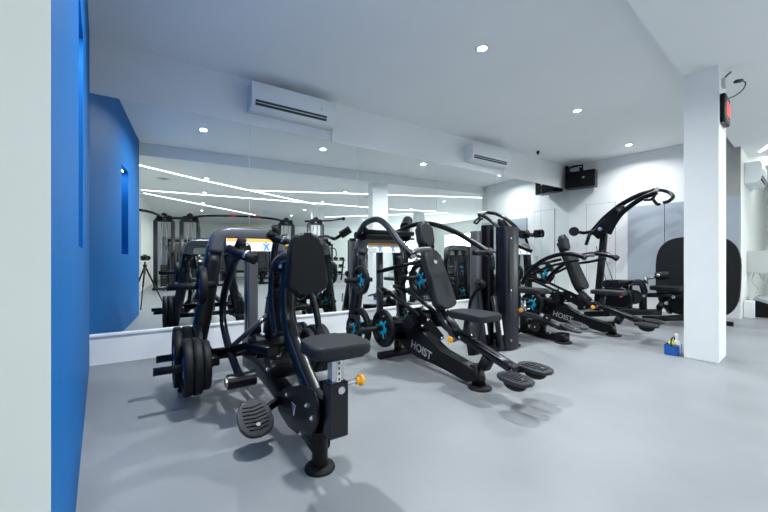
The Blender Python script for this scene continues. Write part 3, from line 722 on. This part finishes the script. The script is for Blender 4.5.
    MB().prism(rr(.245, abs(c1.y - c2.y) + .03, .055, 6), Matrix.Translation((sc_.x, sc_.y, .500)), .05, .018, 4).build('seat', 'gvinyl', t)
    b = MB(); b.bar([V(s0, sc_.y + .05, .51), C(466, 338)], .05, .05, r=.01); b.build('seat_post', 'dark', t)
    k = C(460, 337)
    knob(t, k + V(-.05, 0, 0), k + V(-.125, -.02, .0), .019)
    MB().cyl(k + V(-.04, -.03, .005), k + V(.09, -.03, .01), .012).build('release_pin', 'chrome', t)
    # long rod and pivot at the top of the tower
    b = MB(); b.tube([L(T(377, 272, 2.80)), L(T(425, 260, 2.42))], .020); b.build('pull_rod', 'black', t)
    if arms == 'press':
        lp = [L(S(px, py, 1.70)) for px, py in ((359, 233), (366, 223), (378, 219.5), (389, 228), (401, 244), (411, 254))]
        rp = [L(S(px, py, 2.30)) for px, py in ((397, 232), (412, 225.5), (427, 223.5), (441, 226.5), (458, 233.5), (476, 244), (490, 253))]
        for pts, sg in ((lp, -1), (rp, 1)):
            b = MB(); b.tube(pts, .027 if sg < 0 else .024, 6); b.build('press_arm', 'dark' if sg < 0 else 'black', t)
            e = pts[-1]
            MB().cyl(e + V(0, .02, .015), e + V(0, -.02, -.015), .036, 20).build('arm_joint', 'black', t)
            MB().cyl(e + V(0, -.018, -.012), e + V(0, -.026, -.018), .024, 16).build('joint_cap', 'chrome', t)
        e = lp[-1]; MB().tube([e, e + V(.06, -.02, .03), e + V(.16, -.05, .04)], .021, 4).build('handle', 'ggrip', t)
        e = rp[-1]; MB().tube([e, e + V(-.02, -.04, -.05), e + V(-.03, -.05, -.13)], .021, 4).build('handle', 'grip', t)
        e = rp[-1]; MB().tube([e, e + V(-.05, .03, .0), e + V(-.14, .05, .0)], .021, 4).build('handle', 'grip', t)
        MB().tube([rp[0], V(s0 + .36, 3.14 + dt, 1.25), V(s0 + .46, 3.22 + dt, 1.33)], .026, 4).build('counter_arm', 'black', t)
        MB().cyl(V(s0 + .42, 3.19 + dt, 1.30), V(s0 + .53, 3.28 + dt, 1.39), .06, 26).build('counterweight', 'rubber', t)
        b = MB(); b.cyl(V(s0 - .33, 3.0 + dt, 1.17), V(s0 + .33, 3.0 + dt, 1.17), .036, 24)
        for sg in (-1, 1): b.prism(rr(.16, .13, .04), Matrix(((0, 0, 1, s0 + sg * .26 - .015), (1, 0, 0, 2.98 + dt), (0, 1, 0, 1.19), (0, 0, 0, 1))), .03, .006, 2)
        b.bar([V(s0 - .27, 2.86 + dt, 1.20), V(s0 + .27, 2.86 + dt, 1.20)], .05, .045, up=(0, 1, 0), r=.015)
        b.build('arm_shaft', 'black', t)
        bolts(t, [V(s0 - .28, 2.94 + dt, 1.20), V(s0 - .28, 3.02 + dt, 1.17)], (-1, 0, 0), .012)
    else:
        # low arms rising from the rocker and curving forward
        for sg in (-1, 1):
            sx = s0 + sg * .26
            if sg < 0: pts = [S(px, py, sx) for px, py in ((522, 284), (528, 273), (540, 262), (555, 255.5), (570, 254), (584, 257))]
            else: pts = [S(px, py, sx) for px, py in ((545, 282), (556, 270), (572, 259), (590, 254), (606, 255), (616, 258))]
            b = MB(); b.tube(pts, .027, 6); b.build('press_arm', 'black', t)
            e = pts[-1]; MB().cyl(e + V(0, .02, .012), e + V(0, -.02, -.012), .036, 20).build('arm_joint', 'black', t)
            MB().tube([e, e + V(-sg * .05, -.03, .02), e + V(-sg * .13, -.05, .02)], .021, 4).build('handle', 'ggrip', t)
            q = [pts[1] + V(-sg * .03, 0, -.05), pts[2] + V(-sg * .05, -.05, -.08), pts[3] + V(-sg * .08, -.06, -.10), pts[3] + V(-sg * .12, -.25, -.06)]
            MB().tube(q, .017, 5).build('inner_arm', 'black', t)
    return t
press(2.0, 0, 'black plate-loaded shoulder press with long back pad and head pad, middle of the floor', 'press', None)
press(4.72, .27, 'black plate-loaded chest press with head pad, before the white flush door', 'low', None)
def press_plates(s0, dt, who, PG2):
    plate(V(s0 - .205, 2.70 + dt, .30), .172, .04, 'weight plate with cyan hub on the front left horn of the ' + who, grp=PG2, turn=.2)
    plate(V(s0 - .30, 2.98 + dt, .27), .20, .045, 'large weight plate with cyan hub on the rear left horn of the ' + who, grp=PG2, turn=.9)
    plate(V(s0 - .36, 2.98 + dt, .27), .13, .035, 'smaller outer weight plate on the rear left horn of the ' + who, grp=PG2, turn=.5)
    plate(V(s0 - .33, 2.90 + dt, .74), .14, .04, 'weight plate with cyan hub stored on the upper left horn of the ' + who, grp=PG2, turn=.1)
    plate(V(s0 + .245, 2.72 + dt, .30), .16, .04, 'weight plate on the front right horn of the ' + who, grp=PG2)
    plate(V(s0 + .30, 2.98 + dt, .27), .20, .045, 'large weight plate on the rear right horn of the ' + who, grp=PG2)
    plate(V(s0 + .40, 2.90 + dt, .72), .18, .045, 'weight plate stored on the upper right horn of the ' + who, grp=PG2)
press_plates(2.0, 0, 'shoulder press', 'cyan hub plates on the shoulder press')
press_plates(4.72, .27, 'far chest press', 'cyan hub plates on the far chest press')

# ================================================================ MACHINE C/D : weight stack machine with tall shroud
t = thing('weight_stack_machine', (3.35, 2.4, 0), 'black weight stack machine with tall smooth shroud, middle of the row', 'gym machine')
def rcol(b, c, w, d, z0, z1, r=.04):
    b.prism(rr(w, d, r, 5), Matrix.Translation((c[0], c[1], z0)), z1 - z0, .006, 2)
ct = T(503.5, 300, 2.38)
b = MB(); rcol(b, (3.12, 2.34), .22, .17, .015, 1.275, .05); b.build('shroud', 'gloss', t)
b = MB(); rcol(b, (3.00, 2.50), .10, .12, .02, 1.30, .03); b.build('stack_guide', 'black', t)
b = MB(); rcol(b, (2.96, 2.60), .13, .13, .03, 1.24, .03); b.build('rear_shroud', 'hood', t)
MB().box((2.90, 2.30, 0), (3.30, 2.75, .03), .006).build('base_plate', 'black', t)
bolts(t, [V(3.06, 2.255, z) for z in (.11, .62, 1.15)], (0, -1, 0), .010)
b = MB(); b.bar([V(2.86, 2.42, .02), V(2.90, 2.52, .50), V(2.93, 2.58, .80)], .05, .05, r=.01, sm=3); b.build('leg', 'dark', t)
b = MB(); b.bar([V(2.98, 2.30, .02), V(3.0, 2.42, .55)], .05, .05, r=.01); b.build('leg', 'dark', t)
sticker(t, frame_mx(V(2.965, 2.29, .25), (1, 0, 0), (.03, .16, 1)), .03, .16, 'print_w', 'label')
sticker(t, frame_mx(V(2.85, 2.392, .25), (1, 0, 0), (.05, .16, 1)), .03, .16, 'print_w', 'label')
b = MB(); b.tube([S(470, 330, 2.9), S(470, 305, 2.9), S(476, 292, 2.9), S(484, 286, 2.9)], .022, 5); b.ball(S(482, 284, 2.9), .05, n=16); b.build('handle', 'black', t)
D0 = 3.85
def DP(px, py, o=0): return S(px, py, D0 + o)
b = MB(); b.bar([DP(519, 313), DP(533, 316), DP(548, 322), DP(562, 328)], .075, .06, r=.02, sm=4); b.build('carriage_beam', 'dark', t)
b = MB(); b.bar([V(3.2, 2.55, .08), DP(523, 330) + V(0, 0, .0), DP(545, 335), DP(566, 338)], .09, .075, r=.02, sm=4); b.build('base_beam', 'black', t)
b = MB(); q_ = DP(563, 333); b.bar([q_, V(q_.x, q_.y, .01)], .12, .10, r=.02); b.build('front_post', 'black', t)
foot_pad(t, V(q_.x, q_.y, 0), .09)
for o in (-.12, .12):
    c = DP(571 if o < 0 else 578, 328 if o < 0 else 325, o)
    foot_pedal(t, c, (1, 0, .05), (0, .9, .25), .15, .22, 'dark')
    b = MB(); b.bar([c + V(0, .05, -.02), DP(560, 327)], .04, .04, r=.01); b.build('pedal_arm', 'black', t)
MB().cyl(DP(535, 327, -.09), DP(535, 327, .09), .055, 24).build('bearing', 'black', t); MB().cyl(DP(547, 318, -.09), DP(547, 318, .09), .045, 24).build('bearing', 'black', t)
MB().bar([DP(543, 321), DP(541, 334)], .06, .09, r=.015).build('link', 'black', t); MB().bar([DP(524, 314), DP(524, 330)], .07, .09, r=.02).build('link', 'black', t)
bolts(t, [DP(535, 327, -.095), DP(547, 318, -.095), DP(550, 333, -.05)], (-1, 0, 0), .012)
c = DP(529, 294)
MB().prism(rr(.26, .40, .06, 6), Matrix.Translation((D0, c.y, .53)), .055, .018, 4).build('seat', 'gvinyl', t)
b = MB(); b.bar([DP(523, 298), DP(524, 314)], .05, .05, r=.01); b.build('seat_post', 'chrome', t)
k = DP(521, 309); knob(t, k + V(-.03, -.02, 0), k + V(-.09, -.06, 0), .02); MB().cyl(k, k + V(.10, -.05, 0), .012).build('release_pin', 'chrome', t)
lo, hi = DP(512, 290), DP(507, 235)
MB().prism(rr(.22, .55, .06, 6, .17), frame_mx((lo + hi) / 2, (1, 0, 0), hi - lo) @ Matrix.Translation((0, 0, -.06)), .07, .02, 4).build('back_pad', 'gvinyl', t)
b = MB(); b.bar([DP(507, 240) + V(0, .09, 0), DP(512, 290) + V(0, .09, 0), DP(521, 316)], .06, .06, r=.012); b.build('back_frame', 'black', t)
b = MB(); b.tube([V(3.2, 2.44, 1.18), V(3.35, 2.40, 1.10), V(3.42, 2.25, 1.02)], .022, 4); b.build('press_arm', 'black', t)
b = MB(); b.tube([DP(515, 232, .2), DP(524, 232, .2), DP(533, 236, .2)], .020, 4); b.build('handle', 'grip', t)

# ================================================================ MACHINE F : pulldown machine with high arching arms by the back wall
F0 = 6.75
t = thing('pulldown_machine', (F0, 3.0, 0), 'black pulldown machine with two long arching arms by the back corner', 'gym machine')
def FS(px, py, o=0): return S(px, py, F0 + o)
b = MB(); b.bar([FS(597, 310), FS(604, 234)], .10, .10, r=.02); b.build('post', 'black', t)
for o, pts in ((.10, ((590, 234), (597, 226), (605, 217.5), (620.6, 205), (638, 195.6), (655, 190))), (-.10, ((609, 234), (614, 224), (622, 213), (639, 200), (652, 194), (657, 192)))):
    b = MB(); b.tube([FS(x, y, o) for x, y in pts], .040, 6); b.build('pull_arm', 'black', t)
b = MB(); b.bar([FS(596, 236), FS(605, 227), FS(616, 214), FS(624, 206)], .16, .17, r=.03, sm=4, scale=[1, 1.1, .9, .4]); b.build('arm_web', 'black', t)
for o in (-.12, .12):
    b = MB(); b.bar([FS(590, 233, o), FS(586, 245, o)], .05, .05, r=.015); b.build('arm_stub', 'black', t)
MB().cyl(FS(600, 229, -.16), FS(600, 229, .16), .04).build('pivot_shaft', 'black', t)
bolts(t, [FS(600, 229, -.17)], (-1, 0, 0), .035)
b = MB(); b.tube([FS(655, 190, .12), FS(663, 190.5, .12), FS(670, 193, .1), FS(673, 197, 0), FS(669, 201, -.1), FS(663, 203, -.12)], .026, 5); b.build('handle_loop', 'black', t)
b = MB(); b.tube([FS(656, 193, -.1), FS(652, 199, -.14), FS(644, 200, -.15)], .022, 4); b.build('handle', 'grip', t)
b = MB(); b.tube([FS(652, 198, -.1), FS(657, 204, -.14), FS(660, 204, -.15)], .022, 4); b.build('handle', 'grip', t)
MB().cyl(FS(657, 189, -.13), FS(657, 189, .15), .03).build('handle_joint', 'chrome', t)
for o in (-.14, .14):
    b = MB(); b.cyl(FS(574, 231.5, o - .07), FS(574, 231.5, o + .07), .085, 28); b.build('roller_pad', 'grip', t)
MB().tube([FS(574, 231.5, -.2), FS(574, 231.5, .2)], .018).build('roller_axle', 'black', t)
b = MB(); b.tube([FS(574, 231.5), FS(584, 233), FS(600, 230)], .03); b.build('counter_arm', 'black', t)
b = MB(); b.bar([V(F0, 3.35, .07), V(F0, 2.40, .07)], .10, .08, r=.02); b.bar([V(F0 - .3, 3.3, .05), V(F0 + .3, 3.3, .05)], .07, .08, r=.02, up=(0, 1, 0)); b.build('base_beam', 'black', t)
b = MB(); b.tube([FS(602, 250, -.08), FS(614, 284, -.08)], .006, n=8); b.tube([FS(596, 246, .08), FS(607, 284, .08)], .006, n=8); b.build('cable', 'steelc', t)
MB().prism(rr(.34, .38, .06, 6), Matrix.Translation((F0, 2.62, .50)), .07, .02, 4).build('seat', 'gvinyl', t)
b = MB(); b.bar([V(F0, 2.62, .1), V(F0, 2.62, .5)], .07, .07, r=.01); b.build('seat_post', 'black', t)
b = MB(); b.tube([FS(596, 252, 0), FS(606, 253, 0), FS(614, 257, 0)], .022, 4); b.build('knee_bar', 'black', t)

# ================================================================ MACHINE G : leg press with the big rounded board
G0 = 6.55
t = thing('leg_press_machine', (G0 - .3, 1.95, 0), 'black leg press with big rounded upright board behind the column', 'gym machine')
yc, zc, ww, hh = 1.70, .685, .94, 1.15
out = []
for i in range(48):
    a = 2 * PI * i / 48; c, s = math.cos(a), math.sin(a)
    x = ww / 2 * math.copysign(abs(c) ** .55, c); y = hh / 2 * math.copysign(abs(s) ** .62, s)
    x *= (1 + .04 * (y / hh)); out.append((x, y))
MB().prism(out, frame_mx(V(G0, yc, zc), (0, -1, 0), (.05, 0, 1)), .05, .012, 2).build('foot_board', 'rubber', t)
b = MB(); b.bar([V(G0 + .06, yc, .3), V(G0 + .22, yc, .03)], .08, .06, r=.01); b.bar([V(G0 + .2, yc - .35, .03), V(G0 + .2, yc + .35, .03)], .06, .06, r=.01, up=(0, 0, 1)); b.build('board_stand', 'black', t)
def GS(px, py, s): return S(px, py, s)
b = MB(); p = GS(668, 290, 6.1); b.prism(rr(.55, .34, .05), Matrix.Translation((6.10, p.y - .03, .50)), .06, .018, 4); b.build('seat', 'vinyl', t)
b = MB(); b.bar([GS(646, 295, 5.9), GS(672, 295, 6.1)], .06, .07, up=(0, 0, 1), r=.015); b.bar([GS(668, 296, 6.1), GS(659, 308, 5.9)], .07, .07, r=.015); b.bar([GS(662, 300, 6.), GS(670, 312, 6.3)], .06, .06, r=.015); b.bar([GS(672, 295, 6.1), V(6.45, 1.75, .4)], .06, .06, r=.015)
b.build('seat_frame', 'black', t)
MB().tube([GS(655, 276.5, 6.0), GS(669, 275, 6.05)], .055, n=20).build('roller_pad', 'grip', t)
b = MB(); b.tube([GS(646, 279, 6.0), GS(656, 277, 6.0)], .018); b.bar([GS(645, 277, 6.), GS(646, 284, 6.)], .04, .05, r=.01); b.build('roller_bracket', 'chrome', t)
bolts(t, [GS(658, 275, 5.94), GS(666, 303, 5.94), GS(673, 297, 6.02)], (-.8, -.6, 0), .022)
b = MB(); b.bar([V(5.45, 2.72, .10), GS(640, 312, 5.75), GS(660, 312, 5.95)], .09, .08, r=.02); b.bar([GS(643, 297, 5.8), GS(643, 313, 5.8)], .10, .07, r=.015); b.bar([V(5.9, 2.1, .08), V(6.5, 1.8, .08)], .09, .08, r=.02); b.build('base_beam', 'black', t)
b = MB(); b.prism(rr(.42, .26, .10, 6), frame_mx(GS(618, 297, 5.6), (.0, -1, 0), (0, 0, 1)), .12, .02, 3); b.build('weight_housing', 'black', t)
MB().cyl(GS(621, 296, 5.46), GS(621, 296, 5.44), .022, 18).build('red_cap', 'red', t)
b = MB(); b.bar([GS(624, 297, 5.7), GS(627, 285, 5.7), GS(634, 281.5, 5.7), GS(641, 283, 5.75), GS(645, 293, 5.8)], .12, .05, r=.015, sm=5); b.build('arch_cowl', 'gloss', t)
b = MB()
for px in (609, 617): p = GS(px, 284, 5.65); b.cyl(p - V(.06, 0, 0), p + V(.06, 0, 0), .065, 24)
b.build('roller_wheel', 'rubber', t)
b = MB(); b.cyl(GS(634, 297, 5.6), GS(634, 297, 5.75), .10, 28); b.build('cam', 'black', t)
text_on(t, 'HOIST', frame_mx(GS(619, 304, 5.585), (0, -1, 0), (0, 0, 1)), .075)
bolts(t, [GS(613, 293, 5.58), GS(630, 299, 5.58)], (-1, 0, 0), .014)
# stored plates between the far machines and the leg press
for k, (px, py, s, r) in enumerate(((585, 247, 6.2, .0),)): pass

# ================================================================ THE CAMERA'S OWN TRIPOD (its image stands in the mirror)
t = thing('camera_tripod', (-.09, -.16, 0), 'black camera on a tripod, its reflection standing beside the blue wall', 'camera tripod')
hub = V(-.085, -.14, .80)
for a in (100, 220, 340):
    a = math.radians(a); e = hub + V(.34 * math.cos(a), .34 * math.sin(a), -.795)
    b = MB(); b.tube([hub, hub.lerp(e, .5)], .016, n=10); b.tube([hub.lerp(e, .48), e], .011, n=10); b.ball(e, .014, n=8); b.build('leg', 'black', t)
b = MB(); b.cyl(hub + V(0, 0, -.16), hub + V(0, 0, .08), .014, 16); b.ball(hub, .035, n=14); b.build('centre_column', 'black', t)
F = V(CA, SA, 0); Rr = V(SA, -CA, 0)
mx = frame_mx(V(-.085, -.14, .95), Rr, V(0, 0, 1))    # x right, y up, z backwards
b = MB(); b.box((-.068, -.048, -.03), (.068, .045, .03), .01, mx); b.box((-.025, .04, -.025), (.025, .065, .02), .006, mx); q = b.build('camera_body', 'black', t)
b = MB(); b.cyl(mx @ V(0, 0, -.03), mx @ V(0, 0, -.10), .038, 28); b.cyl(mx @ V(0, 0, -.10), mx @ V(0, 0, -.108), .042, 28); b.build('lens', 'gloss', t)

# ================================================================ BEHIND THE CAMERA (seen in the mirror)
def crossover(x, y, label):
    """cable tower in room grid coordinates"""
    t = thing('cable_tower', GR @ V(x, y, 0), label, 'gym machine', 'cable crossover towers')
    def P(a, b_, z): return GR @ V(x + a, y + b_, z)
    b = MB()
    for dx in (-.22, .22): b.bar([P(dx, 0, 0), P(dx, 0, 2.05)], .11, .10, r=.01)
    b.bar([P(-.24, 0, 2.06), P(.24, 0, 2.06)], .08, .08, up=(0, 0, 1), r=.01); b.bar([P(-.3, 0, .03), P(.3, 0, .03)], .08, .06, up=(0, 0, 1), r=.01); b.bar([P(0, -.35, .03), P(0, .35, .03)], .08, .06, up=(0, 0, 1), r=.01)
    b.build('frame', 'dark', t)
    b = MB()
    for k in range(14): b.box((-.10, -.05, .12 + k * .045), (.10, .05, .155 + k * .045), .003, GR @ Matrix.Translation((x, y, 0)))
    b.build('weight_stack', 'rubber', t)
    b = MB(); b.tube([P(-.07, 0, .1), P(-.07, 0, 2.0)], .010, n=8); b.tube([P(.07, 0, .1), P(.07, 0, 2.0)], .010, n=8); b.build('guide_rod', 'chrome', t)
    b = MB()
    for dx, dz in ((-.12, 2.12), (.0, 2.2), (.13, 2.13)): b.cyl(P(dx, -.04, dz), P(dx, .04, dz), .085, 20)
    b.bar([P(-.2, 0, 2.08), P(0, 0, 2.24), P(.2, 0, 2.08)], .04, .03, r=.005); b.build('pulley', 'black', t)
    b = MB(); b.tube([P(0, .06, 2.15), P(.0, .22, 1.3)], .006, n=6); b.build('cable', 'steelc', t)
    b = MB(); b.box((-.05, .05, 1.0), (.05, .13, 1.12), .01, GR @ Matrix.Translation((x + .22, y, 0))); b.build('adjuster', 'black', t)
    return t
crossover(-.05, -4.25, 'cable tower left, seen in the mirror next to the tripod')
crossover(.62, -4.0, 'cable tower seen in the mirror at the left end of the red grip bar')
crossover(3.40, -3.75, 'cable tower seen in the mirror at the right end of the red grip bar')
crossover(4.2, -3.1, 'cable tower seen in the mirror just left of the white column, rightmost of the towers')
t = thing('pull_up_bar', GR @ V(2.0, -3.6, 2.1), 'long black pull-up bar with red grips spanning two cable towers in the mirror', 'pull-up bar')
def Q(x, y, z): return GR @ V(x, y, z)
MB().tube([Q(.62, -3.95, 2.14), Q(1.0, -3.7, 2.2), Q(1.8, -3.5, 2.22), Q(2.44, -3.5, 2.22), Q(3.0, -3.6, 2.2), Q(3.40, -3.75, 2.14)], .032, 6).build('bar', 'black', t)
for a in (1.8, 2.44): MB().tube([Q(a - .10, -3.5, 2.222), Q(a + .10, -3.5, 2.222)], .038, n=16).build('grip', 'red', t)
t = thing('pull_up_bar', GR @ V(0, -3.6, 2.1), 'short curved black bar between blue wall and first cable tower in the mirror', 'pull-up bar')
MB().tube([Q(-.55, -3.4, 2.24), Q(-.3, -3.7, 2.22), Q(0, -4.15, 2.14), Q(.62, -4.0, 2.14)], .035, 6).build('bar', 'black', t)
t = thing('cable_crossbar', GR @ V(4.4, -3, 2.1), 'short black upper bar beside the white column in the mirror', 'bar')
MB().tube([Q(3.9, -3.3, 2.15), Q(4.5, -2.9, 2.16), Q(4.95, -2.6, 2.22)], .03, 4).build('bar', 'black', t); MB().ball(Q(4.97, -2.6, 2.22), .06).build('end_ball', 'black', t)

def station(x, y, rz):
    t = thing('weight_station', (0, 0, 0), 'x', 'gym machine', 'weight stations reflected in the mirror')
    b = MB()
    for sx in (-.3, .3): b.bar([V(sx, .45, 0), V(sx, .45, 1.55)], .08, .08, r=.015)
    b.bar([V(-.34, .45, 1.55), V(.34, .45, 1.55)], .10, .09, r=.02, up=(0, 0, 1)); b.bar([V(0, .45, .05), V(0, -.6, .05)], .09, .07, r=.015); b.bar([V(-.35, -.6, .04), V(.35, -.6, .04)], .07, .07, r=.015, up=(0, 0, 1)); b.build('frame', 'black', t)
    b = MB()
    for k in range(16): b.box((-.16, .38, .12 + k * .04), (.16, .52, .155 + k * .04), .003)
    b.build('weight_stack', 'rubber', t)
    b = MB(); b.box((-.24, .5, .1), (.24, .53, 1.45), .01); b.build('shroud', 'hood', t)
    MB().prism(rr(.34, .40, .07, 6), Matrix.Translation((0, -.35, .45)), .07, .02).build('seat', 'gvinyl', t)
    MB().prism(rr(.34, .62, .08, 6, .28), frame_mx(V(0, -.10, .86), (1, 0, 0), (0, .15, 1)), .08, .02).build('back_pad', 'gvinyl', t)
    b = MB(); b.bar([V(0, -.2, .05), V(0, -.2, .45)], .07, .07, r=.01); b.bar([V(0, -.02, .4), V(0, .05, 1.3)], .06, .06, r=.01); b.build('seat_post', 'black', t)
    for sg in (-1, 1): MB().tube([V(sg * .25, .40, 1.4), V(sg * .42, .1, 1.35), V(sg * .42, -.30, 1.05), V(sg * .30, -.40, .95)], .022, 5).build('press_arm', 'black', t)
    t.location = GR @ V(x, y, 0); t.rotation_euler.z = rz + AL
    return t
spots = [(.35, -5.6, 2.9, 'weight station in the mirror beside the tripod image, far left of the rear group'),
         (1.7, -5.6, 3.3, 'weight station in the mirror behind the left end of the red grip bar'),
         (2.9, -5.9, 2.8, 'weight station in the mirror behind the right half of the red grip bar'),
         (4.4, -7.2, 3.1, 'weight station in the mirror just left of the thin white rear column'),
         (5.9, -7.0, 3.4, 'weight station in the mirror right of the thin white rear column'),
         (6.6, -4.6, 2.6, 'weight station in the mirror between the two white columns, nearer one'),
         (7.9, -7.6, 3.2, 'weight station in the mirror near the bright windows'),
         (1.0, -8.3, 3.0, 'weight station in the mirror, rear row, left side'),
         (3.6, -9.2, 3.2, 'weight station in the mirror, rearmost, under the cream air conditioner'),
         (6.4, -9.6, 2.9, 'weight station in the mirror, rearmost, before the rear wall right of centre')]
proto = None
for x, y, rz, lb in spots:
    if proto is None: proto = o = station(x, y, rz)
    else: o = copy_tree(proto); o.location = GR @ V(x, y, 0); o.rotation_euler.z = rz + AL
    o['label'] = lb
# dumbbell rack with dumbbells
t = thing('dumbbell_rack', GR @ V(5.2, -6.3, 0), 'long low dumbbell rack standing in front of the rear stations in the mirror', 'rack')
b = MB()
for x in (4.0, 5.2, 6.4): b.bar([Q(x, -6.45, 0), Q(x, -6.15, .95)], .06, .06, r=.01)
for z, dy in ((.25, 0), (.55, -.1), (.85, -.2)): b.box((3.95, -6.50 - dy, z), (6.45, -6.24 - dy, z + .03), .004)if False else b.bar([Q(3.95, -6.33 - dy, z), Q(6.45, -6.33 - dy, z)], .22, .03, up=(0, 1, 0), r=.005)
b.build('frame', 'black', t)
db = None
for r_, (z, dy) in enumerate(((.25, 0), (.55, -.1), (.85, -.2))):
    for k in range(9):
        p = Q(4.1 + k * .275, -6.33 - dy, z + .075)
        if db is None:
            db = thing('dumbbell', p, 'x', 'dumbbell', 'dumbbells on the rear rack')
            b = MB()
            for e in (-.085, .085): b.cyl(p + V(0, e - .035, 0), p + V(0, e + .035, 0), .058, 16)
            b.build('head', 'rubber', db); MB().cyl(p + V(0, -.06, 0), p + V(0, .06, 0), .016, 10).build('handle', 'chrome', db); o = db
        else: o = copy_tree(db); o.location = p
        o['label'] = 'black round-headed dumbbell on the %s shelf of the rear rack' % ('bottom', 'middle', 'top')[r_]

# ================================================================ LIGHT, CAMERA
w = bpy.data.worlds.new('world'); sc.world = w; w.use_nodes = True
bg = w.node_tree.nodes['Background']; bg.inputs['Color'].default_value = (.80, .92, 1., 1); bg.inputs['Strength'].default_value = 5.
for i, (y0, y1) in enumerate(wins):       # daylight entering through the two windows
    c = GR @ V(X2 - .02, (y0 + y1) / 2, 1.15)
    o = area('window_daylight', c, (0, PI / 2, AL), 1.9, y1 - y0 - .1, 80, (.88, .96, 1.))

cam = bpy.data.cameras.new('camera'); cam.sensor_width = 36; cam.sensor_fit = 'HORIZONTAL'; cam.lens = FP / 768 * 36
cam.shift_y = (HY - 256) / 768; cam.clip_start = .02; cam.clip_end = 200
co = bpy.data.objects.new('camera', cam); COL.objects.link(co); co.location = (0, 0, CH)
co.rotation_euler = (PI / 2, 0, TH - PI / 2)
sc.camera = co
vs = sc.view_settings; vs.view_transform = 'Standard'; vs.look = 'None'; vs.gamma = 1; vs.use_curve_mapping = False; vs.exposure = 0.26
